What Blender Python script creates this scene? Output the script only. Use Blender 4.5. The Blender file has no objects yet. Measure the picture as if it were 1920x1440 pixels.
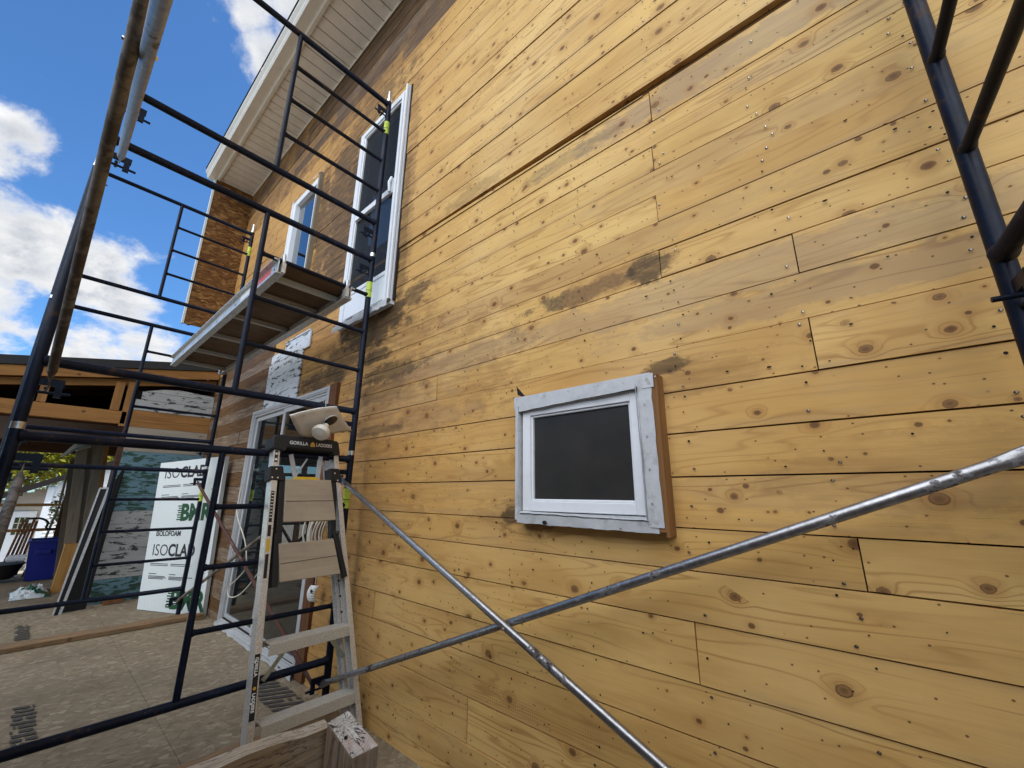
import bpy, bmesh, math, random
from mathutils import Vector, Matrix, noise as mnoise
RND = random.Random(7)
V = Vector
scene = bpy.context.scene
COL = scene.collection

# ------------------------------------------------------------------ mesh builder
class MB:
    """collects shapes and links them as ONE mesh object"""
    def __init__(s):
        s.v = []; s.f = []; s.mi = []; s.sm = []; s.uv = {}; s.col = {}
    def face(s, pts, mi=0, smooth=False, uv=None, col=None):
        b = len(s.v); s.v += [tuple(p) for p in pts]
        s.f.append(tuple(range(b, b + len(pts)))); s.mi.append(mi); s.sm.append(smooth)
        if uv: s.uv[len(s.f) - 1] = uv
        if col: s.col[len(s.f) - 1] = col
    def faces(s, pts, fs, mi=0, smooth=False, col=None):
        b = len(s.v); s.v += [tuple(p) for p in pts]
        for f in fs:
            s.f.append(tuple(b + i for i in f)); s.mi.append(mi); s.sm.append(smooth)
            if col: s.col[len(s.f) - 1] = col
    def obox(s, c, ax, ay, az, mi=0, col=None):
        c = V(c); ax = V(ax); ay = V(ay); az = V(az)
        p = [c + i * ax + j * ay + k * az for k in (-1, 1) for j in (-1, 1) for i in (-1, 1)]
        fs = [(0, 2, 3, 1), (4, 5, 7, 6), (0, 1, 5, 4), (2, 6, 7, 3), (0, 4, 6, 2), (1, 3, 7, 5)]
        if ax.cross(ay).dot(az) < 0: fs = [f[::-1] for f in fs]
        s.faces(p, fs, mi, False, col)
    def box(s, a, b, mi=0, col=None):
        a = V(a); b = V(b); c = (a + b) / 2; h = (b - a) / 2
        s.obox(c, (abs(h.x), 0, 0), (0, abs(h.y), 0), (0, 0, abs(h.z)), mi, col)
    def bar(s, p0, p1, w, h, up=(0, 0, 1), mi=0, col=None):
        p0 = V(p0); p1 = V(p1); d = p1 - p0; n = d.normalized(); u = V(up)
        side = n.cross(u)
        if side.length < 1e-5: side = n.cross(V((1, 0, 0)))
        side.normalize(); u = side.cross(n)
        s.obox((p0 + p1) / 2, d / 2, side * (w / 2), u * (h / 2), mi, col)
    def tube(s, pts, r, seg=14, mi=0, caps=True, flat=None):
        """round tube along pts; r number or list; flat = list of (wy, wz) scale pairs"""
        pts = [V(p) for p in pts]; n = len(pts)
        rs = r if isinstance(r, (list, tuple)) else [r] * n
        t0 = (pts[1] - pts[0]).normalized()
        a = t0.cross(V((0, 0, 1)))
        if a.length < 1e-3: a = t0.cross(V((1, 0, 0)))
        a.normalize(); base = len(s.v)
        for i, p in enumerate(pts):
            if i == 0: t = pts[1] - pts[0]
            elif i == n - 1: t = pts[-1] - pts[-2]
            else: t = (pts[i + 1] - p).normalized() + (p - pts[i - 1]).normalized()
            t.normalize(); a = (a - t * a.dot(t)).normalized(); b = t.cross(a)
            fx, fy = flat[i] if flat else (1, 1)
            for k in range(seg):
                an = 2 * math.pi * k / seg
                s.v.append(tuple(p + a * (rs[i] * fx * math.cos(an)) + b * (rs[i] * fy * math.sin(an))))
        for i in range(n - 1):
            for k in range(seg):
                k2 = (k + 1) % seg
                s.f.append((base + i * seg + k, base + i * seg + k2, base + (i + 1) * seg + k2, base + (i + 1) * seg + k))
                s.mi.append(mi); s.sm.append(True)
        if caps:
            s.f.append(tuple(base + k for k in range(seg))[::-1]); s.mi.append(mi); s.sm.append(False)
            s.f.append(tuple(base + (n - 1) * seg + k for k in range(seg))); s.mi.append(mi); s.sm.append(False)
    def disc(s, c, n, r, seg=8, mi=0, sx=1.0, ax=None):
        c = V(c); n = V(n).normalized(); a = V(ax) if ax else n.cross(V((0, 0, 1)))
        if a.length < 1e-3: a = n.cross(V((1, 0, 0)))
        a.normalize(); b = n.cross(a)
        s.face([c + a * (r * sx * math.cos(2 * math.pi * k / seg)) + b * (r * math.sin(2 * math.pi * k / seg)) for k in range(seg)], mi)
    def prism(s, poly, off, mi=0, smooth=False):
        """poly: 3-D points; extruded by vector off"""
        p = [V(q) for q in poly]; off = V(off); n = len(p)
        nm = V((0, 0, 0))
        for i in range(n): nm += p[i].cross(p[(i + 1) % n])
        if nm.dot(off) > 0: p = p[::-1]
        b = len(s.v); s.v += [tuple(q) for q in p] + [tuple(q + off) for q in p]
        s.f.append(tuple(range(b, b + n))); s.mi.append(mi); s.sm.append(False)
        s.f.append(tuple(range(b + 2 * n - 1, b + n - 1, -1))); s.mi.append(mi); s.sm.append(False)
        for i in range(n):
            j = (i + 1) % n
            s.f.append((b + j, b + i, b + n + i, b + n + j)); s.mi.append(mi); s.sm.append(smooth)
    def build(s, name, mats, parent=None, bevel=0, seg=2):
        me = bpy.data.meshes.new(name); me.from_pydata(s.v, [], s.f)
        if not isinstance(mats, (list, tuple)): mats = [mats]
        for m in mats: me.materials.append(m)
        me.polygons.foreach_set('material_index', s.mi); me.polygons.foreach_set('use_smooth', s.sm)
        if s.uv:
            l = me.uv_layers.new(name='UVMap')
            for fi, u in s.uv.items():
                for k, li in enumerate(me.polygons[fi].loop_indices): l.data[li].uv = u[k]
        if s.col:
            a = me.color_attributes.new('bd', 'FLOAT_COLOR', 'CORNER')
            for fi, c in s.col.items():
                for k, li in enumerate(me.polygons[fi].loop_indices): a.data[li].color = c[k] if isinstance(c, list) else c
        me.update()
        if any(s.sm):
            try: me.set_sharp_from_angle(angle=math.radians(50))
            except Exception: pass
        o = bpy.data.objects.new(name, me); COL.objects.link(o)
        if parent is not None: o.parent = parent; o.matrix_parent_inverse = Matrix()
        if parent is not None:
            pw = world(parent); o.matrix_basis = pw.inverted()
        if bevel:
            b = o.modifiers.new('bevel', 'BEVEL'); b.width = bevel; b.segments = seg; b.limit_method = 'ANGLE'
        return o

def world(o):
    m = o.matrix_basis.copy()
    while o.parent: o = o.parent; m = o.matrix_basis @ m
    return m
def tag(o, label, cat, group=None, kind=None):
    if label: o['label'] = label
    if cat: o['category'] = cat
    if group: o['group'] = group
    if kind: o['kind'] = kind
    return o
def thing(name, label, cat, loc=(0, 0, 0), group=None):
    o = bpy.data.objects.new(name, None); COL.objects.link(o)
    o.location = loc; o.empty_display_size = 0.1
    return tag(o, label, cat, group)
def copy_tree(o, parent=None, group=None):
    c = o.copy(); COL.objects.link(c)
    if parent is not None: c.parent = parent
    for ch in [x for x in bpy.data.objects if x.parent is o]:
        copy_tree(ch, c)
    return c
def lettering(body, size, mtx, mat, parent, name='lettering', bold=0.0, depth=0.0008, align='LEFT', sx=1.0):
    cu = bpy.data.curves.new(name, 'FONT'); cu.body = body; cu.size = size; cu.offset = bold; cu.extrude = depth
    cu.align_x = align; cu.resolution_u = 3
    t = bpy.data.objects.new(name, cu); COL.objects.link(t)
    dg = bpy.context.evaluated_depsgraph_get(); dg.update()
    me = bpy.data.meshes.new_from_object(t.evaluated_get(dg))
    bpy.data.objects.remove(t); bpy.data.curves.remove(cu)
    me.transform(Matrix.Diagonal((sx, 1, 1, 1))); me.transform(mtx)
    me.materials.clear(); me.materials.append(mat)
    o = bpy.data.objects.new(name, me); COL.objects.link(o)
    if parent is not None:
        o.parent = parent; o.matrix_basis = world(parent).inverted()
    return o
def frame_mtx(o, x, y, z):
    x = V(x).normalized(); y = V(y).normalized(); z = V(z).normalized()
    m = Matrix((x, y, z)).transposed().to_4x4(); m.translation = V(o); return m

# ------------------------------------------------------------------ materials
class M:
    def __init__(s, name):
        s.m = bpy.data.materials.new(name); s.m.use_nodes = True
        s.t = s.m.node_tree; s.t.nodes.clear()
        s.out = s.t.nodes.new('ShaderNodeOutputMaterial')
        s.b = s.t.nodes.new('ShaderNodeBsdfPrincipled')
        s.t.links.new(s.b.outputs[0], s.out.inputs[0])
    def n(s, typ, ins=None, out=0, **props):
        nd = s.t.nodes.new(typ)
        for k, v in props.items(): setattr(nd, k, v)
        for k, v in (ins or {}).items(): s.put(nd.inputs[k], v)
        return nd.outputs[out] if out is not None else nd
    def put(s, sock, v):
        if isinstance(v, bpy.types.NodeSocket): s.t.links.new(v, sock)
        else:
            if isinstance(v, (tuple, list)) and len(v) == 3 and sock.type == 'RGBA': v = (*v, 1)
            sock.default_value = v
    def math(s, op, a, b=0.0, c=0.0, clamp=False):
        return s.n('ShaderNodeMath', {0: a, 1: b, 2: c}, operation=op, use_clamp=clamp)
    def vmath(s, op, a, b=(0, 0, 0)):
        return s.n('ShaderNodeVectorMath', {0: a, 1: b}, operation=op)
    def noise(s, vec, scale=5.0, detail=4.0, rough=0.55, out=0, **k):
        return s.n('ShaderNodeTexNoise', {'Vector': vec, 'Scale': scale, 'Detail': detail, 'Roughness': rough, **k}, out)
    def vor(s, vec, scale=5.0, out=0, rnd=1.0, **p):
        return s.n('ShaderNodeTexVoronoi', {'Vector': vec, 'Scale': scale, 'Randomness': rnd}, out, **p)
    def scale(s, vec, v):
        return s.vmath('MULTIPLY', vec, v)
    def coord(s, which='Object'):
        return s.n('ShaderNodeTexCoord', None, which)
    def pos(s): return s.n('ShaderNodeNewGeometry', None, 'Position')
    def ss(s, x, lo, hi, a=0.0, b=1.0):
        return s.n('ShaderNodeMapRange', {0: x, 1: lo, 2: hi, 3: a, 4: b}, interpolation_type='SMOOTHSTEP')
    def lin(s, x, lo, hi, a=0.0, b=1.0):
        return s.n('ShaderNodeMapRange', {0: x, 1: lo, 2: hi, 3: a, 4: b})
    def mix(s, f, a, b, mode='MIX'):
        nd = s.t.nodes.new('ShaderNodeMix'); nd.data_type = 'RGBA'; nd.blend_type = mode
        s.put(nd.inputs[0], f); s.put(nd.inputs[6], a); s.put(nd.inputs[7], b)
        return nd.outputs[2]
    def ramp(s, f, stops):
        nd = s.t.nodes.new('ShaderNodeValToRGB'); s.put(nd.inputs[0], f)
        e = nd.color_ramp.elements
        while len(e) < len(stops): e.new(0.5)
        for k, (p, c) in enumerate(stops): e[k].position = p; e[k].color = (*c, 1)
        return nd.outputs[0]
    def bump(s, h, strength=0.3, dist=0.01):
        return s.n('ShaderNodeBump', {'Height': h, 'Strength': strength, 'Distance': dist})
    def set(s, **k):
        names = {'col': 'Base Color', 'rough': 'Roughness', 'metal': 'Metallic', 'nrm': 'Normal', 'spec': 'Specular IOR Level',
                 'coat': 'Coat Weight'}
        for a, v in k.items(): s.put(s.b.inputs[names[a]], v)
        return s.m

def sep(m, vec):
    nd = m.n('ShaderNodeSeparateXYZ', {0: vec}, None); return nd.outputs
def comb(m, x, y, z=0.0): return m.n('ShaderNodeCombineXYZ', {0: x, 1: y, 2: z})

def simple(name, c, rough=0.6, metal=0.0, var=0.12, scale=8.0, bump=0.0, dirt=None, dirt_amt=0.3, dscale=3.0):
    m = M(name); p = m.pos()
    nz = m.noise(p, scale, 5, 0.6)
    k = m.lin(nz, 0.3, 0.7, 1 - var, 1 + var)
    col = m.mix(1.0, (*c, 1), comb(m, k, k, k), 'MULTIPLY')
    if dirt:
        d = m.ss(m.noise(p, dscale, 6, 0.65), 0.5, 0.75)
        col = m.mix(m.math('MULTIPLY', d, dirt_amt), col, (*dirt, 1))
    m.set(col=col, rough=m.lin(nz, 0.2, 0.8, max(0.05, rough - 0.1), min(1, rough + 0.12)), metal=metal)
    if bump: m.set(nrm=m.bump(m.noise(p, scale * 4, 5, 0.6), bump, 0.004))
    return m.m

# stains on the boards: (x, z, rx, rz, amount) in wall coordinates, dark mould / tar
MOULD = [(-2.85, 2.57, .45, .16, 1.0), (-2.30, 2.66, .16, .07, .75), (-3.75, 4.35, .25, .55, .8), (-3.60, 3.55, .3, .5, .85), (-4.05, 3.9, .18, .45, .7),
         (-3.62, 2.27, .42, .09, .95), (-2.75, 2.30, .22, .05, .9), (-2.55, 2.13, .35, .06, .8), (-2.62, 1.72, .3, .03, .55),
         (-.60, 2.215, .07, .06, .9), (-1.335, 1.19, .1, .04, .9), (-.56, 1.77, .08, .025, .8), (-2.6, 1.99, .3, .08, .45), (-3.2, 5.0, .5, .2, .5),
         (-1.0, 3.02, .28, .04, .35), (-1.7, 3.19, .22, .05, .4), (-2.49, 3.2, .05, .7, .5), (-4.15, 4.3, .10, .5, .8), (-3.48, 4.1, .08, .7, .9), (-3.3, 2.4, .3, .12, .6), (-3.5, 4.75, .3, .1, .7)]
GREY = [(-.35, 2.06, 1.0, .07, .75), (-1.8, 2.07, .75, .07, .8), (-.3, 2.6, .6, .06, .35), (0.0, 3.02, .9, .07, 1.0), (-1.2, 2.35, 1.2, .06, .35), (.25, 1.93, .9, .05, .7),
        (-2.55, 1.9, .6, .1, .55), (-.15, 1.3, .5, .05, .35), (.3, 2.85, .5, .05, .6), (-2.3, 1.74, .6, .07, .5), (-.9, .05, 1.2, .2, .2)]
BROWNWASH = [(-5.6, 5.75, 2.2, .42, .95), (-3.3, 5.35, .9, .3, .8), (-3.75, 4.2, .5, 1.0, .85), (-4.15, 2.6, .6, .5, .7), (-2.5, 3.7, .10, 1.2, .8), (-2.7, 2.2, .6, .5, .75), (-2.2, 2.0, .7, .3, .5), (-2.6, 1.5, .5, .5, .45), (-6.2, 4.0, .8, .7, .4), (-3.0, 1.0, .3, .8, .6), (-1.34, 1.2, .2, .06, .6), (-.45, 1.72, .22, .06, .5), (.1, 1.35, .3, .1, .35), (-1.8, 1.35, .5, .1, .3)]
BROWNSTAIN = [(-.95, 2.21, .27, .045, 1.0)]

def mat_pine():
    m = M('pine_sheathing')
    uv = m.n('ShaderNodeUVMap', None, 0, uv_map='UVMap'); ux, uz = sep(m, uv)[0:2]
    at = m.n('ShaderNodeAttribute', None, None, attribute_name='bd'); ac = at.outputs['Color']
    r, g, b = [m.n('ShaderNodeSeparateColor', {0: ac}, k) for k in (0, 1, 2)]
    P = m.pos(); px, py, pz = sep(m, P)[0:3]
    # knots -----------------------------------------------------------
    kv = comb(m, m.math('MULTIPLY', ux, 0.78), uz)
    kd = m.vor(kv, 6.3, 'Distance', 0.95, voronoi_dimensions='2D')
    kc = m.vor(kv, 6.3, 'Color', 0.95, voronoi_dimensions='2D')
    kr, kg, kb = [m.n('ShaderNodeSeparateColor', {0: kc}, k) for k in (0, 1, 2)]
    rad = m.lin(m.math('POWER', kr, 1.5), 0, 1, 0.020, 0.105)
    kdn = m.math('ADD', kd, m.math('MULTIPLY', m.math('SUBTRACT', m.noise(uv, 55, 2, .6), .5), 0.035))
    rel = m.math('DIVIDE', kdn, rad)
    pres = m.ss(kg, .33, .35)
    knot = m.math('MULTIPLY', m.ss(rel, 1.0, 0.75, 0, 1), pres)
    core = m.math('MULTIPLY', m.ss(rel, .7, .2, 0, 1), pres)
    halo = m.math('MULTIPLY', m.ss(rel, 3.4, 0.9, 0, 1), pres)
    ringb = m.math('MULTIPLY', m.ss(rel, 5.0, 0.0, 0, 1), pres)
    # growth rings ---------------------------------------------------
    warp = m.noise(comb(m, m.math('MULTIPLY', ux, .55), m.math('MULTIPLY', uz, 5.0), r), 1.6, 2, .5)
    warp2 = m.noise(comb(m, m.math('MULTIPLY', ux, 3.0), m.math('MULTIPLY', uz, 20.0), r), 1.0, 3, .5)
    ph = m.math('ADD', m.math('MULTIPLY', warp, 62.0), m.math('MULTIPLY', uz, 85.0))
    ph = m.math('ADD', ph, m.math('MULTIPLY', warp2, 2.2))
    ph = m.math('ADD', ph, m.math('MULTIPLY', m.math('POWER', ringb, 2.0), 13.0))
    rings = m.math('POWER', m.math('ADD', m.math('MULTIPLY', m.math('SINE', ph), .5), .5), 7.0)
    rmask = m.ss(m.noise(comb(m, m.math('MULTIPLY', ux, .8), m.math('MULTIPLY', uz, 6), m.math('ADD', r, 3.0)), 1.3, 2, .5), .36, .68, .10, .85)
    rings = m.math('MULTIPLY', rings, rmask)
    streakn = m.noise(comb(m, m.math('MULTIPLY', ux, 2.4), m.math('MULTIPLY', uz, 150), r), 1.0, 4, .7)
    streak_ = m.math('MULTIPLY', m.ss(streakn, .60, .72), m.ss(m.noise(comb(m, m.math('MULTIPLY', ux, 1.5), m.math('MULTIPLY', uz, 8), r), 1.0, 2, .5), .4, .6, .1, 1))
    kv2 = comb(m, m.math('MULTIPLY', ux, .8), m.math('ADD', uz, 3.37))
    kd2 = m.vor(kv2, 13.0, 'Distance', 1.0, voronoi_dimensions='2D'); kc2 = m.vor(kv2, 13.0, 'Color', 1.0, voronoi_dimensions='2D')
    k2r, k2g = [m.n('ShaderNodeSeparateColor', {0: kc2}, k) for k in (0, 1)]
    rel2 = m.math('DIVIDE', m.math('ADD', kd2, m.math('MULTIPLY', m.math('SUBTRACT', m.noise(uv, 80, 2, .6), .5), .05)), m.lin(m.math('POWER', k2r, 2.0), 0, 1, .030, .15))
    pres2 = m.ss(m.math('ADD', k2g, m.math('MULTIPLY', m.math('SUBTRACT', m.noise(uv, 1.7, 2, .5), .5), .5)), .80, .82)
    knot2 = m.math('MULTIPLY', m.ss(rel2, 1.05, .65), pres2); halo2 = m.math('MULTIPLY', m.ss(rel2, 3.2, .9), pres2)
    fib = m.noise(comb(m, m.math('MULTIPLY', ux, 7), m.math('MULTIPLY', uz, 230)), 1.0, 3, .6)
    # base colour -----------------------------------------------------
    base = m.ramp(r, [(0.0, (.62, .355, .098)), (.2, (.73, .460, .150)), (.4, (.59, .335, .088)), (.6, (.77, .495, .165)), (.8, (.66, .395, .115)), (1.0, (.71, .455, .155))])
    bl = m.noise(comb(m, m.math('MULTIPLY', ux, .9), m.math('MULTIPLY', uz, 3.5)), 1.4, 4, .6)
    base = m.mix(m.ss(bl, .35, .68, 0, .7), base, (.47, .245, .062, 1))
    base = m.mix(m.ss(m.noise(P, 1.1, 3, .55), .42, .7, 0, .4), base, (.78, .55, .25, 1))
    base = m.mix(.04, base, (.66, .52, .32, 1))
    base = m.mix(m.math('MULTIPLY', m.lin(fib, .3, .7), .18), base, (.47, .27, .08, 1))
    base = m.mix(m.math('MULTIPLY', rings, .75), base, (.32, .15, .037, 1))
    base = m.mix(m.math('MULTIPLY', m.ss(m.math('ADD', px, m.math('MULTIPLY', m.noise(P, 1.2, 4, .6), 2.2)), -.2, -2.4), .72), base, (.47, .240, .064, 1))
    base = m.mix(m.math('MULTIPLY', streak_, .62), base, (.26, .125, .034, 1))
    # grey / purple weathering along edges and blotches -----------------
    we = m.noise(comb(m, m.math('MULTIPLY', ux, 1.7), m.math('MULTIPLY', uz, 9.0)), 1.2, 5, .65)
    wm = m.math('MULTIPLY', m.ss(we, .52, .78), m.lin(b, 0, 1, .15, 1.0))
    al = at.outputs['Alpha']; lowe = m.ss(al, .28, .0); upe = m.ss(al, .80, 1.0)
    en = m.noise(comb(m, m.math('MULTIPLY', ux, 1.1), m.math('MULTIPLY', uz, 14.0)), 1.3, 5, .7)
    fine0 = m.noise(comb(m, m.math('MULTIPLY', ux, 5), 0.0, m.math('MULTIPLY', uz, 60)), 1.0, 5, .72)
    em = m.math('MULTIPLY', m.math('ADD', lowe, m.math('MULTIPLY', upe, .6)), m.math('MULTIPLY', m.ss(en, .40, .62), m.lin(b, .1, .8, .25, 1.0)))
    wm = m.math('MULTIPLY', m.math('MAXIMUM', wm, em), m.lin(fine0, .34, .62, .35, 1.1))
    fine = m.noise(comb(m, m.math('MULTIPLY', px, 5), 0.0, m.math('MULTIPLY', pz, 45)), 1.0, 5, .7)
    def blobs(lst, hi=1.35):
        acc = None
        dn = m.noise(m.scale(P, (1, 1, 1.9)), 6.5, 7, .74); dn2 = m.noise(P, 2.2, 3, .6)
        for (x, z, rx, rz, amt) in lst:
            dx = m.math('DIVIDE', m.math('SUBTRACT', px, x), rx); dz = m.math('DIVIDE', m.math('SUBTRACT', pz, z), rz)
            d = m.math('SQRT', m.math('ADD', m.math('MULTIPLY', dx, dx), m.math('MULTIPLY', dz, dz)))
            d = m.math('ADD', d, m.math('MULTIPLY', m.math('SUBTRACT', dn, .5), 3.4))
            k = m.ss(d, hi, hi * .62, 0, amt)
            acc = k if acc is None else m.math('MAXIMUM', acc, k)
        return acc, dn
    gk, _ = blobs(GREY)
    wm = m.math('MAXIMUM', m.math('MULTIPLY', wm, .75), m.math('MULTIPLY', gk, m.lin(fine, .25, .7, .55, 1.0)))
    base = m.mix(m.math('MULTIPLY', wm, .62), base, (.27, .20, .145, 1))
    # knots on top
    base = m.mix(m.math('MULTIPLY', halo, .45), base, (.36, .165, .042, 1))
    base = m.mix(m.math('MULTIPLY', knot, .9), base, m.mix(kb, (.17, .072, .024, 1), (.25, .13, .046, 1)))
    base = m.mix(m.math('MULTIPLY', core, .5), base, (.10, .045, .018, 1))
    base = m.mix(m.math('MULTIPLY', halo2, .30), base, (.42, .215, .06, 1))
    base = m.mix(m.math('MULTIPLY', knot2, .88), base, (.13, .058, .022, 1))
    kring = m.math('MULTIPLY', m.ss(m.math('ABSOLUTE', m.math('SUBTRACT', rel, .92)), .17, .03), pres)
    base = m.mix(m.math('MULTIPLY', kring, m.lin(kb, 0, 1, .2, .75)), base, (.06, .028, .012, 1))
    # pocked tooling mark printed low on the wall
    fx = m.math('FRACT', m.math('MULTIPLY', px, 88.0)); fz = m.math('FRACT', m.math('MULTIPLY', pz, 88.0))
    dx = m.math('SUBTRACT', fx, .5); dz = m.math('SUBTRACT', fz, .5)
    dd = m.math('SQRT', m.math('ADD', m.math('MULTIPLY', dx, dx), m.math('MULTIPLY', dz, dz)))
    zone = m.math('MULTIPLY', m.ss(m.math('ABSOLUTE', m.math('SUBTRACT', pz, .425)), .055, .02), m.ss(m.math('ABSOLUTE', m.math('ADD', px, 1.05)), 1.0, .5))
    zone = m.math('MULTIPLY', zone, m.ss(m.noise(P, 4, 3, .6), .35, .6))
    base = m.mix(m.math('MULTIPLY', m.math('MULTIPLY', m.ss(dd, .36, .2), zone), .6), base, (.25, .14, .05, 1))
    # brown rough stain and black mould
    bw, _ = blobs(BROWNWASH, 1.5)
    bwn = m.ss(m.noise(comb(m, m.math('MULTIPLY', ux, 1.6), m.math('MULTIPLY', uz, 16)), 1.4, 6, .72), .34, .62, .15, 1.0)
    base = m.mix(m.math('MULTIPLY', m.math('MULTIPLY', bw, bwn), .8), base, (.155, .070, .025, 1))
    bs, dn = blobs(BROWNSTAIN, 1.2)
    base = m.mix(m.math('MULTIPLY', bs, m.lin(m.noise(P, 60, 3, .7), .3, .65, .6, .95)), base, (.105, .072, .035, 1))
    hs, _ = blobs([(-.78, 2.215, .24, .06, .8)], 1.4)
    base = m.mix(m.math('MULTIPLY', hs, .55), base, (.34, .17, .06, 1))
    mo, _ = blobs(MOULD)
    streak = m.ss(m.noise(comb(m, m.math('MULTIPLY', px, 3.0), 0.0, m.math('MULTIPLY', pz, 16)), 1.5, 5, .7), .30, .52, .40, 1.0)
    base = m.mix(m.math('MULTIPLY', m.math('MULTIPLY', mo, streak), .84), base, (.028, .019, .012, 1))
    # old brown weathered boards, painted shade left of the door too (attribute g)
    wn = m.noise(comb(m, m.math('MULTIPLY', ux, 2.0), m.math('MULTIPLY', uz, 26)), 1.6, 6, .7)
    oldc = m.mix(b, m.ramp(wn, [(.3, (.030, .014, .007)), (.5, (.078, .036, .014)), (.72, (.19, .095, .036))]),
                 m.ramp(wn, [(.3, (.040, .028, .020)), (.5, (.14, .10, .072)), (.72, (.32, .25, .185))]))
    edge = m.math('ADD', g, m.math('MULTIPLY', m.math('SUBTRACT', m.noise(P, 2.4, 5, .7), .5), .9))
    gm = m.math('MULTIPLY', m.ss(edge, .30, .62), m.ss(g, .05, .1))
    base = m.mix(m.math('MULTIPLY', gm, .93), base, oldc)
    # tiny dark specks
    sp = m.vor(comb(m, m.math('MULTIPLY', ux, .8), uz), 31.0, 'Distance', 1.0, voronoi_dimensions='2D')
    spc = m.n('ShaderNodeSeparateColor', {0: m.vor(comb(m, m.math('MULTIPLY', ux, .8), uz), 31.0, 'Color', 1.0, voronoi_dimensions='2D')}, 1)
    spk = m.math('MULTIPLY', m.ss(sp, .105, .055), m.ss(spc, .86, .88))
    base = m.mix(m.math('MULTIPLY', spk, .85), base, (.07, .035, .015, 1))
    h = m.math('ADD', m.math('MULTIPLY', fib, .35), m.math('ADD', m.math('MULTIPLY', rings, -.5), m.math('MULTIPLY', knot, .7)))
    m.set(col=base, rough=m.lin(fib, .2, .8, .58, .8), spec=.3, nrm=m.bump(h, .28, .003))
    return m.m

def wood(name, light, dark, grain_axis=0, rough=.75, grey=None, greyamt=.4, scale=1.0, cracks=0.0):
    """lumber; grain along an axis of object/world space"""
    m = M(name); P = m.pos(); o = sep(m, P)
    sc = [1.6 * scale, 1.6 * scale, 1.6 * scale]
    vec = m.scale(P, tuple((2.2 if k == grain_axis else 30.0) * scale for k in range(3)))
    n1 = m.noise(vec, 1.0, 5, .62, Distortion=.6)
    n2 = m.noise(m.scale(P, tuple((1.0 if k == grain_axis else 9.0) * scale for k in range(3))), 1.3, 3, .55)
    f = m.math('ADD', m.math('MULTIPLY', n1, .65), m.math('MULTIPLY', n2, .35))
    col = m.ramp(f, [(.3, dark), (.48, tuple((a * .6 + c * .4) for a, c in zip(light, dark))), (.66, light)])
    kv = m.vor(P, 4.2 * scale, 'Distance', 1.0)
    col = m.mix(m.ss(kv, .10, .05, 0, .8), col, tuple(c * .45 for c in dark) + (1,))
    if grey:
        col = m.mix(m.math('MULTIPLY', m.ss(m.noise(P, 3.0, 5, .65), .42, .68), greyamt), col, (*grey, 1))
    hgt = n1
    if cracks:
        cn = m.noise(m.scale(P, tuple((1.1 if k == grain_axis else 17.0) * scale for k in range(3))), 1.0, 5, .7, Distortion=.8)
        fn = m.noise(m.scale(P, tuple((4.0 if k == grain_axis else 95.0) * scale for k in range(3))), 1.0, 4, .65)
        col = m.mix(m.lin(fn, .35, .65, 0, .5), col, tuple(c * .5 for c in dark) + (1,))
        ck = m.ss(m.math('ABSOLUTE', m.math('SUBTRACT', cn, .5)), .016, .004, 0, cracks)
        col = m.mix(ck, col, (.02, .014, .009, 1)); hgt = m.math('SUBTRACT', fn, ck)
    m.set(col=col, rough=rough, spec=.25, nrm=m.bump(hgt, .5 if cracks else .35, .004))
    return m.m

def paint_boards(name, paint, under, amount, axis='x', seed=0.0):
    """old peeling paint on horizontal boards"""
    m = M(name); P = m.pos()
    sc = (4.6, 4.6, 17.0)
    n = m.noise(m.vmath('ADD', m.scale(P, sc), (seed, seed, seed)), 1.5, 6, .68, Distortion=.4)
    peel = m.ss(n, amount, amount - .018)
    dirt = m.noise(m.scale(P, (3, 3, 14)), 1.4, 5, .65)
    pc = m.mix(m.lin(dirt, .35, .7, 0, .45), (*paint, 1), tuple(c * .55 for c in paint) + (1,))
    un = m.ramp(m.noise(m.scale(P, (4, 4, 60)), 1.0, 4, .6), [(.35, tuple(c * .5 for c in under)), (.65, tuple(c * 1.3 for c in under))])
    m.set(col=m.mix(peel, un, pc), rough=m.lin(peel, 0, 1, .85, .55), nrm=m.bump(peel, .5, .002))
    return m.m

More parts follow.
